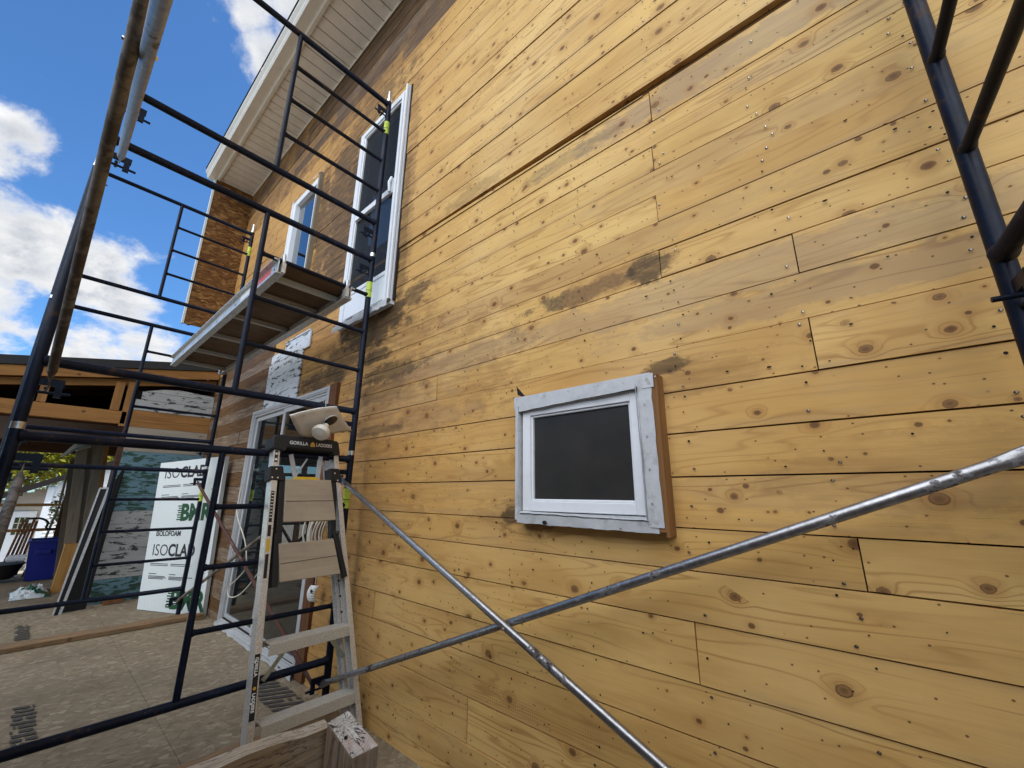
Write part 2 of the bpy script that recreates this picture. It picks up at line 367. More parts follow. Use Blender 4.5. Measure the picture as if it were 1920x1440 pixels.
def osb(name, cols, sc=1.0, u=(1, 0, 0), v=(0, 1, 0), rough=.75, dirt=None):
    m = M(name); P = m.pos()
    du = m.n('ShaderNodeVectorMath', {0: P, 1: u}, 'Value', operation='DOT_PRODUCT')
    dv = m.n('ShaderNodeVectorMath', {0: P, 1: v}, 'Value', operation='DOT_PRODUCT')
    wob = m.noise(P, 5 * sc, 3, .6)
    w = m.math('MULTIPLY', m.math('SUBTRACT', wob, .5), .16)
    acc = None; edges = None
    for k, (a, c, ang) in enumerate([(9, 38, .25), (8, 30, -.35), (12, 44, .05)]):
        ca, sa = math.cos(ang), math.sin(ang)
        x = m.math('ADD', m.math('MULTIPLY', du, ca), m.math('MULTIPLY', dv, sa))
        y = m.math('ADD', m.math('MULTIPLY', dv, ca), m.math('MULTIPLY', du, -sa))
        vec = comb(m, m.math('MULTIPLY', m.math('ADD', x, w), a * sc), m.math('MULTIPLY', m.math('ADD', y, w), c * sc), k * 7.3)
        cc = m.n('ShaderNodeSeparateColor', {0: m.vor(vec, 1.0, 'Color', 1.0)}, 0)
        dd = m.vor(vec, 1.0, 'Distance', 1.0)
        sel = m.ss(m.noise(vec, .45, 2, .5), .44, .56)
        acc = cc if acc is None else m.n('ShaderNodeMix', {0: sel, 2: acc, 3: cc}, 0)
        edges = dd if edges is None else m.n('ShaderNodeMix', {0: sel, 2: edges, 3: dd}, 0)
    col = m.ramp(acc, [(0, cols[0]), (.35, cols[1]), (.7, cols[2]), (1, cols[3])])
    col = m.mix(m.ss(edges, .62, .95, 0, .55), col, tuple(c * .35 for c in cols[0]) + (1,))
    fib = m.noise(comb(m, m.math('MULTIPLY', du, 30 * sc), m.math('MULTIPLY', dv, 160 * sc)), 1.0, 3, .6)
    col = m.mix(m.lin(fib, .35, .7, 0, .25), col, tuple(c * .6 for c in cols[1]) + (1,))
    big = m.noise(P, 1.3, 4, .6)
    col = m.mix(m.ss(big, .4, .7, 0, .35), col, tuple(c * .7 for c in cols[1]) + (1,))
    if dirt: col = m.mix(m.ss(m.noise(P, 2.2, 6, .65), .45, .7, 0, .5), col, (*dirt, 1))
    m.set(col=col, rough=rough, spec=.2, nrm=m.bump(acc, .35, .003))
    return m.m

def steel(name, c, rust=.0, rough=.38, rustc=(.10, .045, .02), metal=.9, spots=.55, scale=9.0):
    m = M(name); P = m.pos()
    n = m.noise(P, scale, 6, .68); n2 = m.noise(P, scale * 6, 4, .6)
    col = m.mix(m.lin(n2, .3, .7), tuple(k * .72 for k in c) + (1,), tuple(min(1, k * 1.2) for k in c) + (1,))
    rm = m.ss(m.math('ADD', n, m.math('MULTIPLY', m.math('SUBTRACT', n2, .5), .3)), 1 - rust - .06, 1 - rust + .05) if rust else 0.0
    if rust:
        rc = m.mix(m.noise(P, 30, 4, .6), tuple(k * .5 for k in rustc) + (1,), (*rustc, 1))
        col = m.mix(rm, col, rc)
        m.set(metal=m.lin(rm, 0, 1, metal, 0.0), rough=m.lin(rm, 0, 1, rough, .85))
    else: m.set(metal=metal, rough=m.lin(n, .3, .7, rough - .08, rough + .14))
    m.set(col=col, nrm=m.bump(n2, .15, .002))
    return m.m

def navy():
    m = M('navy_scaffold_paint'); P = m.pos()
    n = m.noise(P, 7, 6, .68); n2 = m.noise(P, 38, 5, .65)
    col = m.mix(m.lin(n, .35, .7), (.004, .006, .014, 1), (.008, .014, .032, 1))
    col = m.mix(m.ss(n2, .5, .75, 0, .35), col, (.020, .024, .032, 1))
    ch = m.ss(m.noise(P, 75, 4, .7), .68, .72)
    col = m.mix(m.math('MULTIPLY', ch, m.ss(n, .45, .6, 0, .85)), col, (.11, .105, .10, 1))
    sc = m.ss(m.math('ADD', n, m.math('MULTIPLY', n2, .5)), .84, .93)
    col = m.mix(m.math('MULTIPLY', sc, .8), col, (.045, .026, .017, 1))
    m.set(col=col, rough=m.lin(n2, .3, .7, .30, .52), spec=.17, nrm=m.bump(n2, .12, .002))
    return m.m

def glass(name, tint, refl=.9, body=.0, bodycol=(.02, .02, .02)):
    """window glass: see-through tint with a sharp reflection"""
    m = M(name); m.t.nodes.remove(m.b)
    tr = m.n('ShaderNodeBsdfTransparent', {0: (*tint, 1)})
    gl = m.n('ShaderNodeBsdfGlossy', {0: (.9, .93, .95, 1), 'Roughness': .015})
    fr = m.n('ShaderNodeFresnel', {0: 1.5})
    f = m.math('MULTIPLY', fr, refl, clamp=True)
    mx = m.n('ShaderNodeMixShader', {0: f, 1: tr, 2: gl})
    if body:
        df = m.n('ShaderNodeBsdfDiffuse', {0: (*bodycol, 1)})
        mx = m.n('ShaderNodeMixShader', {0: body, 1: mx, 2: df})
    m.t.links.new(mx, m.out.inputs[0])
    return m.m

def ends_grain():
    m = M('weathered_end_grain'); P = m.pos()
    q = m.vmath('SUBTRACT', P, (-1.90, -.45, .32)); x, y, z = sep(m, q)[0:3]
    d = m.n('ShaderNodeVectorMath', {0: q}, 'Value', operation='LENGTH')
    wob = m.noise(P, 26, 4, .65)
    rg = m.math('SINE', m.math('ADD', m.math('MULTIPLY', d, 520.0), m.math('MULTIPLY', wob, 9.0)))
    an = m.math('ARCTAN2', y, x)
    cr = m.noise(comb(m, m.math('MULTIPLY', m.math('COSINE', an), 1.6), m.math('MULTIPLY', m.math('SINE', an), 1.6), m.math('MULTIPLY', d, 5.0)), 1.5, 3, .55)
    col = m.mix(m.lin(m.noise(P, 25, 5, .6), .3, .7), (.34, .325, .30, 1), (.50, .48, .45, 1))
    col = m.mix(m.ss(rg, .1, 1.0, 0, .45), col, (.20, .18, .165, 1))
    col = m.mix(m.ss(m.noise(P, 13, 5, .65), .48, .66, 0, .6), col, (.72, .70, .68, 1))
    col = m.mix(m.ss(m.noise(P, 12, 3, .6), .54, .68, 0, .45), col, (.48, .32, .28, 1))
    col = m.mix(m.ss(m.math('ABSOLUTE', m.math('SUBTRACT', cr, .5)), .022, .008), col, (.035, .03, .028, 1))
    m.set(col=col, rough=.85, nrm=m.bump(rg, .4, .002))
    return m.m

MT = {}
MT['pine'] = mat_pine()
MT['recess'] = wood('slot_recess_wood', (.20, .095, .03), (.09, .04, .014), 0, .85)
MT['gap'] = simple('dark_sheathing_gap', (.020, .012, .008), .95)
MT['nailhead'] = steel('nail_head_steel', (.42, .40, .37), .30, .4)
MT['hole'] = simple('nail_hole', (.012, .008, .006), .95)
MT['navy'] = navy()
MT['galv'] = steel('worn_galvanised_pipe', (.36, .36, .37), .40, .33, (.055, .036, .028), .92)
MT['galvrust'] = steel('rusty_brown_pipe', (.22, .19, .165), .56, .5, (.115, .068, .042), .6)
MT['galvold'] = steel('grimy_weathered_pipe', (.215, .185, .15), .50, .6, (.10, .082, .062), .35)
MT['galvlight'] = steel('pale_galvanised_pipe', (.36, .365, .37), .36, .48, (.15, .14, .13), .7)
MT['rustred'] = steel('red_rust_pipe', (.16, .10, .085), .62, .6, (.095, .035, .022), .4)
MT['zinc'] = steel('zinc_brace', (.46, .50, .42), 0, .45)
MT['alu'] = steel('ladder_aluminium', (.70, .69, .67), .0, .34, metal=.60, scale=22)
MT['aludull'] = steel('dull_aluminium_step', (.58, .56, .50), .0, .5, metal=.35, scale=30)
MT['alulight'] = steel('platform_aluminium', (.64, .635, .62), .0, .42, metal=.7)
MT['pin'] = steel('coupling_pin_steel', (.62, .60, .56), .22, .3)
MT['black'] = simple('black_plastic', (.007, .007, .008), .62)
MT['yellow'] = simple('yellow_plastic', (.62, .40, .02), .5)
MT['neon'] = simple('neon_yellow_tag', (.50, .62, .06), .5, dirt=(.06, .08, .03), dirt_amt=.75, dscale=28)
MT['treadboard'] = wood('grey_tread_panel', (.42, .345, .25), (.30, .24, .17), 1, .8, (.25, .22, .19), .4)
MT['vinyl'] = simple('white_window_vinyl', (.74, .76, .79), .42, var=.025, dirt=(.40, .38, .35), dirt_amt=.14, dscale=26)
MT['doorframe'] = simple('shaded_white_door_frame', (.40, .41, .42), .45, var=.05, dirt=(.26, .24, .21), dirt_amt=.3, dscale=18)  # darker copy of the white vinyl, shade put into its colour
MT['flash'] = simple('bent_white_flashing', (.50, .515, .53), .45, var=.06, scale=30, bump=.3, dirt=(.20, .18, .15), dirt_amt=.45, dscale=22)
MT['groove'] = simple('shaded_soffit_groove', (.20, .165, .125), .8)  # shadow in the soffit grooves painted as a darker brown
MT['soffit'] = simple('soffit_vinyl', (.80, .76, .70), .55, var=.05, dirt=(.36, .31, .25), dirt_amt=.35, dscale=6)
MT['gutter'] = simple('gutter_enamel', (.66, .62, .56), .45, var=.06, dirt=(.34, .29, .23), dirt_amt=.5, dscale=4)
MT['cedar'] = wood('window_buck_wood', (.46, .25, .07), (.23, .10, .03), 2, .7)
MT['cedarmid'] = wood('window_buck_brown_wood', (.27, .135, .045), (.12, .05, .018), 2, .7)
MT['trimdark'] = wood('dark_brown_door_trim', (.15, .062, .025), (.055, .022, .010), 2, .75)
MT['cedardark'] = wood('stained_dark_wood', (.24, .10, .04), (.09, .036, .016), 2, .7)
MT['framing'] = wood('framing_lumber', (.36, .175, .052), (.19, .083, .024), 1, .75)
MT['framingv'] = wood('framing_stud', (.34, .17, .052), (.18, .08, .024), 2, .75)
MT['lumber'] = wood('floor_lumber', (.38, .24, .125), (.22, .13, .064), 1, .8, (.20, .165, .13), .4, 1.0, .5)
MT['oldbeam'] = wood('weathered_beam', (.37, .265, .155), (.17, .108, .058), 1, .85, (.33, .29, .235), .6, 1.0, .6)
MT['beamtop'] = wood('bleached_beam_top', (.52, .45, .35), (.33, .265, .19), 1, .85, (.48, .45, .40), .5, 1.0, .5)
MT['oldpost'] = wood('weathered_post', (.30, .215, .145), (.15, .10, .065), 2, .85, (.27, .24, .205), .6, 1.0, .6)
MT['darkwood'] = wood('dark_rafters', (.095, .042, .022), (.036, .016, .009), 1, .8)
MT['grain'] = ends_grain()
def deck_mat():
    m = M('weathered_osb_deck'); P = m.pos(); x, y, z = sep(m, P)[0:3]
    wob = m.n('ShaderNodeTexNoise', {'Vector': P, 'Scale': 7.0, 'Detail': 3.0}, 1)
    Q = m.vmath('ADD', P, m.scale(m.vmath('SUBTRACT', wob, (.5, .5, .5)), (.07, .07, 0)))
    acc = None; edge = None
    for k, (a, b_, ang) in enumerate([(46, 13, .0), (40, 15, .75), (44, 14, -.7), (30, 26, .3)]):
        rot = m.n('ShaderNodeVectorRotate', {'Vector': Q, 'Angle': ang}, rotation_type='Z_AXIS')
        vec = m.vmath('ADD', m.scale(rot, (a, b_, 0)), (k * 9.1, k * 3.3, k * 5.7))
        c = m.n('ShaderNodeSeparateColor', {0: m.vor(vec, 1.0, 'Color', 1.0)}, 0); d = m.vor(vec, 1.0, 'Distance', 1.0)
        if acc is None: acc, edge = c, d
        else:
            sel = m.ss(m.noise(m.vmath('ADD', m.scale(rot, (20, 6, 0)), (k * 4.0, 0, 0)), 1.0, 2, .6), .47, .53)
            acc = m.n('ShaderNodeMix', {0: sel, 2: acc, 3: c}, 0); edge = m.n('ShaderNodeMix', {0: sel, 2: edge, 3: d}, 0)
    col = m.ramp(acc, [(0, (.205, .162, .104)), (.3, (.245, .194, .128)), (.75, (.285, .230, .156)), (1, (.38, .32, .228))])
    col = m.mix(m.ss(edge, .55, .95, 0, .45), col, (.10, .082, .056, 1))
    col = m.mix(m.ss(m.noise(P, 1.1, 5, .62), .45, .72, 0, .55), col, (.135, .105, .070, 1))
    col = m.mix(m.ss(m.noise(P, 2.7, 5, .6), .55, .75, 0, .35), col, (.175, .120, .082, 1))
    col = m.mix(m.lin(m.noise(P, 120, 4, .6), .35, .65, 0, .25), col, (.12, .10, .072, 1))
    ck = m.vor(m.scale(P, (26, 7, 1)), 1.0, 'Distance', 1.0); ckc = m.n('ShaderNodeSeparateColor', {0: m.vor(m.scale(P, (26, 7, 1)), 1.0, 'Color', 1.0)}, 1)
    col = m.mix(m.math('MULTIPLY', m.ss(ck, .20, .10), m.ss(ckc, .93, .95, 0, .8)), col, (.035, .028, .02, 1))
    m.set(col=col, rough=.88, spec=.2, nrm=m.bump(acc, .25, .0025)); return m.m
MT['osbdeck'] = deck_mat()
MT['osbwall'] = osb('golden_osb_wall', [(.075, .030, .009), (.135, .058, .016), (.21, .10, .028), (.36, .205, .075)], 1.15, (0, 1, 0), (0, 0, 1), .7)
MT['ply'] = wood('platform_plywood', (.165, .098, .050), (.075, .042, .022), 1, .8, (.20, .16, .11), .4, .8)
MT['white_peel'] = paint_boards('peeling_white_paint', (.60, .63, .67), (.06, .07, .06), .575)
MT['white_wall'] = paint_boards('old_white_boards', (.40, .405, .395), (.04, .05, .04), .578, seed=4.0)
MT['cream_wall'] = paint_boards('cream_boards', (.34, .29, .225), (.24, .13, .06), .665, seed=9.0)
MT['blue_wall'] = paint_boards('faded_blue_boards', (.125, .235, .285), (.03, .075, .055), .545, seed=2.0)
MT['foam'] = simple('foam_board_face', (.64, .69, .70), .6, var=.05, scale=60)
MT['foamedge'] = simple('foam_board_edge', (.60, .62, .60), .75, var=.07, scale=80)
MT['green'] = simple('dark_green_print', (.006, .065, .022), .6)
MT['ink'] = simple('black_print', (.018, .018, .018), .6)
MT['inkgrey'] = simple('faded_stamp_ink', (.052, .047, .042), .9, var=.3, scale=30)
MT['whiteink'] = simple('white_print', (.72, .72, .70), .5)
MT['gold'] = simple('gold_print', (.55, .30, .04), .5)
MT['redlabel'] = simple('faded_red_label', (.55, .10, .085), .5, dirt=(.6, .45, .42), dirt_amt=.6, dscale=20)
MT['paper'] = simple('paper_label', (.72, .72, .70), .6, dirt=(.3, .3, .3), dirt_amt=.5, dscale=40)
MT['plate'] = simple('ivory_plate', (.80, .79, .75), .5, var=.05, dirt=(.32, .29, .23), dirt_amt=.4, dscale=12)
MT['bulb'] = simple('frosted_bulb', (.66, .63, .56), .28, var=.03)
MT['brass'] = simple('grimy_lamp_socket', (.09, .075, .05), .5, .4)
MT['cable'] = simple('ivory_cable', (.56, .51, .42), .5, dirt=(.3, .24, .17), dirt_amt=.5)
MT['membrane'] = simple('black_roof_membrane', (.022, .022, .024), .85, bump=.2)
MT['siding'] = simple('shaded_vinyl_siding', (.55, .50, .42), .6, var=.04)  # shaded copy of the neighbour siding, shade put into the colour
MT['siding_lit'] = simple('sunlit_vinyl_siding', (.80, .79, .76), .6, var=.04)  # sunlit copy of the same siding, sunlight painted as white
MT['bluebin'] = simple('blue_bin_plastic', (.008, .016, .20), .4)
MT['baggreen'] = simple('green_bag_print', (.01, .085, .05), .4)
MT['bag'] = simple('crumpled_bag', (.52, .56, .57), .4, dirt=(.01, .10, .06), dirt_amt=1.0, dscale=8)
MT['greybrown'] = wood('grey_old_boards', (.27, .225, .165), (.135, .105, .072), 2, .85, (.21, .18, .15), .5)
MT['darkgrey'] = simple('dark_interior', (.06, .06, .062), .8)
MT['roomwall'] = simple('room_wall', (.20, .20, .195), .8)
MT['leafy'] = None
MT['screen'] = None
MT['bark'] = simple('bark', (.10, .075, .05), .9, bump=.5)
MT['ground'] = None

def leaves(name, c1, c2, c3):
    m = M(name); oi = m.n('ShaderNodeNewGeometry', None, 'Random Per Island')
    col = m.ramp(oi, [(0, c1), (.55, c2), (1, c3)])
    m.set(col=col, rough=.6, spec=.3)
    tr = m.n('ShaderNodeBsdfTranslucent', {0: col})
    mx = m.n('ShaderNodeMixShader', {0: .35, 1: m.b.outputs[0], 2: tr}); m.t.links.new(mx, m.out.inputs[0])
    return m.m
MT['leafy'] = leaves('spring_leaves', (.16, .17, .015), (.34, .33, .03), (.50, .46, .06))
MT['leafdark'] = leaves('shrub_leaves', (.025, .05, .015), (.05, .085, .025), (.10, .12, .04))

def screen_mat():
    m = M('insect_screen_glass'); P = m.pos(); x, y, z = sep(m, P)[0:3]
    wx = m.math('SINE', m.math('MULTIPLY', x, 3100)); wz = m.math('SINE', m.math('MULTIPLY', z, 3100))
    wv = m.math('MULTIPLY', m.math('ADD', wx, wz), .25)
    n = m.noise(m.scale(P, (5, 1, 5)), 1.0, 3, .6)
    col = m.mix(m.math('ADD', m.math('MULTIPLY', wv, .35), m.lin(n, .35, .7, .15, .6)), (.026, .026, .025, 1), (.050, .048, .045, 1))
    m.set(col=col, rough=.20, spec=.55)
    return m.m
MT['screen'] = screen_mat()

def ground_mat():
    m = M('yard_ground'); P = m.pos()
    n = m.noise(P, .6, 6, .65); n2 = m.noise(P, 14, 5, .65)
    col = m.mix(m.ss(n, .42, .6), (.36, .32, .25, 1), (.46, .42, .35, 1))
    col = m.mix(m.lin(n2, .3, .7, 0, .5), col, (.26, .23, .17, 1))
    m.set(col=col, rough=.95, nrm=m.bump(n2, .5, .03)); return m.m
MT['ground'] = ground_mat()
def drygrass(): return simple('sunlit_gravel', (.34, .31, .26), .95, var=.25, scale=3)

# ------------------------------------------------------------------ setting: ground and deck
XW = -7.25      # left end of the board wall
b = MB()
xs = [-200, -60, -30, -20, -12, -10.7, -6, -1.8, 3, 12, 60, 200]; ys = [-200, -60, -25, -12, -7, -4.2, 0, 12, 40, 200]
def gz(x, y):
    return -.5 - 1.0 * max(0, min(1, (-11 - x) / 10.0)) + (0 if abs(y) < 30 and abs(x) < 30 else .12 * mnoise.noise(V((x * .02, y * .02, 0))))
for i in range(len(xs) - 1):
    for j in range(len(ys) - 1):
        q = [(xs[i], ys[j]), (xs[i + 1], ys[j]), (xs[i + 1], ys[j + 1]), (xs[i], ys[j + 1])]
        b.face([(x, y, gz(x, y)) for x, y in q])
tag(b.build('ground', MT['ground']), None, None, kind='structure')

b = MB()
yb = [0.0, -.779, -2.0, -2.38]; xb = [-1.9, -5.16, -7.6, -10.04, -10.7]
for i in range(len(xb) - 1):
    for j in range(len(yb) - 1):
        g = .0013; z = RND.uniform(-.0015, .0015)
        b.box((xb[i + 1] + g, yb[j + 1] + g, -.02 + z), (xb[i] - g, yb[j] - g, z))
b.box((-10.68, -2.37, -.30), (-1.93, -.002, -.026), 1)
tag(b.build('deck_floor', [MT['osbdeck'], MT['darkwood']]), None, None, kind='structure')

# ink stamps printed on the deck sheets
def stamp(x0, x1, y0, y1, skew, n):
    bb = MB()
    for k in range(n):
        t0 = k / n; xa = x0 + (x1 - x0) * (t0 + .12 / n); xc = x0 + (x1 - x0) * (t0 + .80 / n)
        ya = y0 + RND.uniform(0, .012); yc = y1 - RND.uniform(0, .012)
        m_ = 9; up = []; dn = []
        for q in range(m_ + 1):
            f = q / m_; y = ya + (yc - ya) * f
            w = .5 + .5 * math.sin(q * 2.1 + k * 1.7)
            up.append((xa + skew * f + .006 * w, y, .0045)); dn.append((xc + skew * f - .004 * w, y, .0045))
        for q in range(m_):
            if RND.random() < .12: continue
            bb.face([dn[q], dn[q + 1], up[q + 1], up[q]][::-1])
    return bb
s1 = stamp(-4.24, -3.60, -1.345, -1.24, .03, 10)
tag(s1.build('ink_stamp', MT['inkgrey']), 'dark striped ink stamp on the deck boards above the lowest scaffold bar', 'stamp')
s2 = stamp(-6.65, -6.0, -1.375, -1.265, .03, 9)
tag(s2.build('ink_stamp', MT['inkgrey']), 'faint grey striped ink stamp on the deck beyond the loose lumber strip', 'stamp')
s3 = stamp(-3.62, -3.0, -.30, -.10, .10, 9)
tag(s3.build('ink_stamp', MT['inkgrey']), 'brown striped ink stamp on the deck seen between the ladder rails', 'stamp')

# ------------------------------------------------------------------ the house
house = thing('house', 'two storey house with bare yellow pine board sheathing and a white eave', 'house', (XW, 0, 0))
seams = [-.52, -.36, -.205, -.06, .075, .196, .376, .555, .706, .886, 1.043, 1.18, 1.354, 1.510, 1.668, 1.843, 2.001, 2.152, 2.281, 2.412, 2.545,
         2.673, 2.80, 2.935, 3.106, 3.137, 3.302, 3.494, 3.668, 3.857, 4.026, 4.215, 4.395, 4.53, 4.70, 4.87, 5.045, 5.222, 5.39, 5.55, 5.71, 5.87, 6.03, 6.19]
JO = {3.0: [-.52], 2.74: [-.532], 2.48: [-.535], 2.22: [-.545], 2.08: [-.094], 1.75: [-.093], 1.12: [-.08], .80: [-.546], .96: [-2.48], .63: [-2.476],
      2.35: [-2.416], 1.92: [-1.976], .28: [-1.616], 5.3: [-2.76], 5.13: [-2.76]}
OPEN = [(-1.262, -.595, 1.18, 1.715), (-3.35, -2.58, 2.72, 4.75), (-4.98, -4.33, 3.56, 4.80), (-5.24, -3.42, -.02, 2.15)]
studs = [-.53 + .4064 * k + (.03 if k % 3 == 0 else 0) for k in range(-17, 9)]
b = MB(); nb = 0
XR = 3.2
for i in range(len(seams) - 1):
    z0, z1 = seams[i], seams[i + 1]
    if abs(z0 - 3.106) < 1e-6: continue                      # the open shadow slot under the upper boards
    zm = (z0 + z1) / 2
    js = []
    for k, l in JO.items():
        if z0 < k < z1: js += l
    x = XR - RND.uniform(.4, 2.2)
    cand = [x]
    while x > XW:
        x -= RND.choice([2.44, 3.05, 3.66]); cand.append(x)
    js += [c for c in cand if c > XW + .4 and all(abs(c - q) > 1.2 for q in js) and not (-2.4 < c < .45)]
    if zm < 3.0: js += [-4.98]
    xs_ = sorted([XW, XR] + js)
    proud = -.016 if z0 > 3.12 else 0.0
    for a, c in zip(xs_, xs_[1:]):
        rr = RND.random(); grey = RND.random() ** 1.6; old = 0.0
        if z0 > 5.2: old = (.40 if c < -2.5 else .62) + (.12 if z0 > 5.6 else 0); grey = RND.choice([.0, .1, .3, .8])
        if c <= -4.97 and zm < 3.05: old = 1.0; grey = (i % 2) * 1.0  # weathered boards; shade left of the door is painted dark brown too
        if zm > 3.1 and c < -5 and zm < 5.2: old = .16
        gap = .0032 + .0026 * RND.random(); ga = .0018
        if 3.05 > z0 > 2.5 and a > -.7: ga = .003
        yo = proud + RND.uniform(-.0025, .0025); tl = RND.uniform(-.0025, .0025)
        u0 = RND.random() * 50; v0 = RND.random() * 40
        x0, x1 = a + ga, c - ga; zz0, zz1 = z0 + gap / 2, z1 - gap / 2
        # notch the board round the openings
        rects = [(x0, x1, zz0, zz1)]
        for (ox0, ox1, oz0, oz1) in OPEN:
            nr = []
            for (p, q, r, s) in rects:
                if q <= ox0 or p >= ox1 or s <= oz0 or r >= oz1: nr.append((p, q, r, s)); continue
                if p < ox0: nr.append((p, ox0, r, s))
                if q > ox1: nr.append((ox1, q, r, s))
                if r < oz0: nr.append((max(p, ox0), min(q, ox1), r, oz0))
                if s > oz1: nr.append((max(p, ox0), min(q, ox1), oz1, s))
            rects = nr
        cu = (rr, old, grey, 0); cu1 = (rr, old, grey, 1)
        for (p, q, r, s) in rects:
            yf = lambda zz: yo + tl * ((zz - zz0) / (zz1 - zz0) - .5) * 2
            F = [(p, yf(r), r), (q, yf(r), r), (q, yf(s), s), (p, yf(s), s)]
            B = [(xx, .025, zz) for xx, _, zz in F]
            uvf = lambda pt: (pt[0] + u0, pt[2] - z0 + v0)
            b.face(F, 0, uv=[uvf(t) for t in F], col=[cu[:3] + ((t[2] - zz0) / (zz1 - zz0),) for t in F])
            for k in range(4):
                k2 = (k + 1) % 4; Q = [F[k2], F[k], B[k], B[k2]]
                b.face(Q, 0, uv=[(uvf(t)[0], uvf(t)[1] + (t[1] if k % 2 == 0 else 0)) for t in Q], col=cu)
    # nails
    for sx in studs:
        if sx < XW + .1 or sx > 1.2: continue
        if any(o[0] - .05 < sx < o[1] + .05 and o[2] - .05 < zm < o[3] + .05 for o in OPEN): continue
        dens = 3 if sx > -2.4 else 2
        for k in range(dens):
            xx = sx + RND.gauss(0, .016); zz = z0 + (z1 - z0) * (k + .5 + RND.uniform(-.25, .25)) / dens
            if RND.random() < .3: continue
            bright = sx > -.7 and RND.random() < .55
            yy = proud - .0062
            if bright:
                b.disc((xx, yy, zz), (0, -1, 0), .0040, 8, 1, 1.3); b.disc((xx + .0008, yy - .0008, zz + .0006), (0, -1, 0), .0027, 8, 2)
            else: b.disc((xx, yy, zz), (0, -1, 0), RND.uniform(.0024, .0048), 7, 1)
    for k in range(11):
        xx = -4.6 + 5.2 * RND.random() ** 1.35
        if any(o[0] - .02 < xx < o[1] + .02 and o[2] - .1 < zm < o[3] + .1 for o in OPEN): continue
        b.disc((xx, proud - .0062, RND.uniform(z0 + .02, z1 - .02)), (0, -1, 0), RND.uniform(.0018, .0042), 6, 1, RND.uniform(1, 2))
# inset lip of the slot and the dark felt behind all boards
ps = [(XW, -.004, 3.104), (-.55, -.004, 3.104), (-.55, -.004, 3.107), (-2.3, -.004, 3.134), (XW, -.004, 3.134)]
b.face(ps, 0, uv=[(p[0] + 7.7, p[2]) for p in ps], col=(.3, 0, .8, .3)); ps = [(XW, -.004, 3.134), (-2.3, -.004, 3.134), (-.55, -.004, 3.107), (-.55, .02, 3.107), (-2.3, .02, 3.134), (XW, .02, 3.134)]
b.face(ps, 0, uv=[(p[0] + 7.7, p[2]) for p in ps], col=(.3, 0, .8, .3))
b.face([(XW, .012, 3.095), (XR, .012, 3.095), (XR, .012, 3.14), (XW, .012, 3.14)], 3)
b.build('board_wall', [MT['pine'], MT['hole'], MT['nailhead'], MT['recess']], house)

b = MB()   # dark core with openings so nothing shows through the joints
def wall_core(bb, x0, x1, z0, z1, y0, y1, holes):
    xs = sorted({x0, x1, *[h[0] for h in holes], *[h[1] for h in holes]}); zs = sorted({z0, z1, *[h[2] for h in holes], *[h[3] for h in holes]})
    for i in range(len(xs) - 1):
        for j in range(len(zs) - 1):
            cx = (xs[i] + xs[i + 1]) / 2; cz = (zs[j] + zs[j + 1]) / 2
            if any(h[0] < cx < h[1] and h[2] < cz < h[3] for h in holes): continue
            bb.box((xs[i], y0, zs[j]), (xs[i + 1], y1, zs[j + 1]))
wall_core(b, XW + .01, XR, -.55, 6.18, .026, .14, OPEN)
b.build('wall_core', MT['gap'], house)

b = MB()   # remaining body of the house: ends, back and rooms
b.box((XW, 8.0, -.5), (XR, 8.15, 6.2)); b.box((XW + .01, .141, -.5), (XW + .14, 8.0, 6.2))
b.box((XR, 0.0, -.5), (XR + .15, 8.15, 6.2)); b.box((XW + .15, 2.2, -.4), (XR, 2.35, 6.2)); b.box((XW + .15, .15, 2.45), (XR, 2.2, 2.6)); b.box((XW + .15, .15, -.1), (XR, 2.2, -.01))
b.build('house_body', MT['roomwall'], house)
b = MB()
b.prism([(-7.36, -.70, 6.33), (-7.36, 4.0, 8.6), (-7.36, 8.8, 6.33), (-7.36, 8.8, 6.25), (-7.36, 4.0, 8.48), (-7.36, -.60, 6.25)], (XR + .6 + 7.36, 0, 0))
b.build('roof', MT['membrane'], house)
b = MB()   # soffit of grooved vinyl strips running out from the wall
x = -7.34; k = 0
while x < XR + .3:
    w = .148
    b.box((x + .006, -.505, 6.172), (x + w - .006, -.002, 6.182)); b.box((x - .006, -.505, 6.178), (x + .006, -.002, 6.186), 1)
    x += w
b.box((-7.34, -.03, 6.150), (XR + .3, -.024, 6.172), 0)
so = b.build('soffit', [MT['soffit'], MT['groove']], house)
b = MB()   # fascia strip and gutter
prof = [(-.50, 6.16), (-.53, 6.155), (-.545, 6.165), (-.56, 6.168), (-.645, 6.168), (-.662, 6.20), (-.662, 6.225), (-.69, 6.265), (-.69, 6.30), (-.675, 6.305), (-.56, 6.30), (-.50, 6.30)]
for (xa, xb_) in [(-7.36, -4.86), (-4.862, XR + .3)]:
    b.prism([(xa, y, z) for y, z in prof], (xb_ - xa, 0, 0))
b.bar((-7.36, -.515, 6.152), (XR + .3, -.515, 6.152), .03, .008)
b.prism([(-4.9, y * 1.004, z - .003 if z < 6.2 else z + .003) for y, z in prof], (.05, 0, 0))
b.build('gutter', MT['gutter'], house)

# projecting upstairs wall of bare strand board at the left end
b = MB(); b.box((XW - .035, -.545, 3.665), (XW, .026, 6.16), 0)
b.box((XW - .05, -.572, 3.66), (XW + .006, -.547, 6.15), 1)
for k in range(3): b.box((XW - .09, -.50 + k * .23, 3.67), (XW - .036, -.46 + k * .23, 6.15), 2)
b.build('strand_board_wing', [MT['osbwall'], MT['foamedge'], MT['framing']], house)

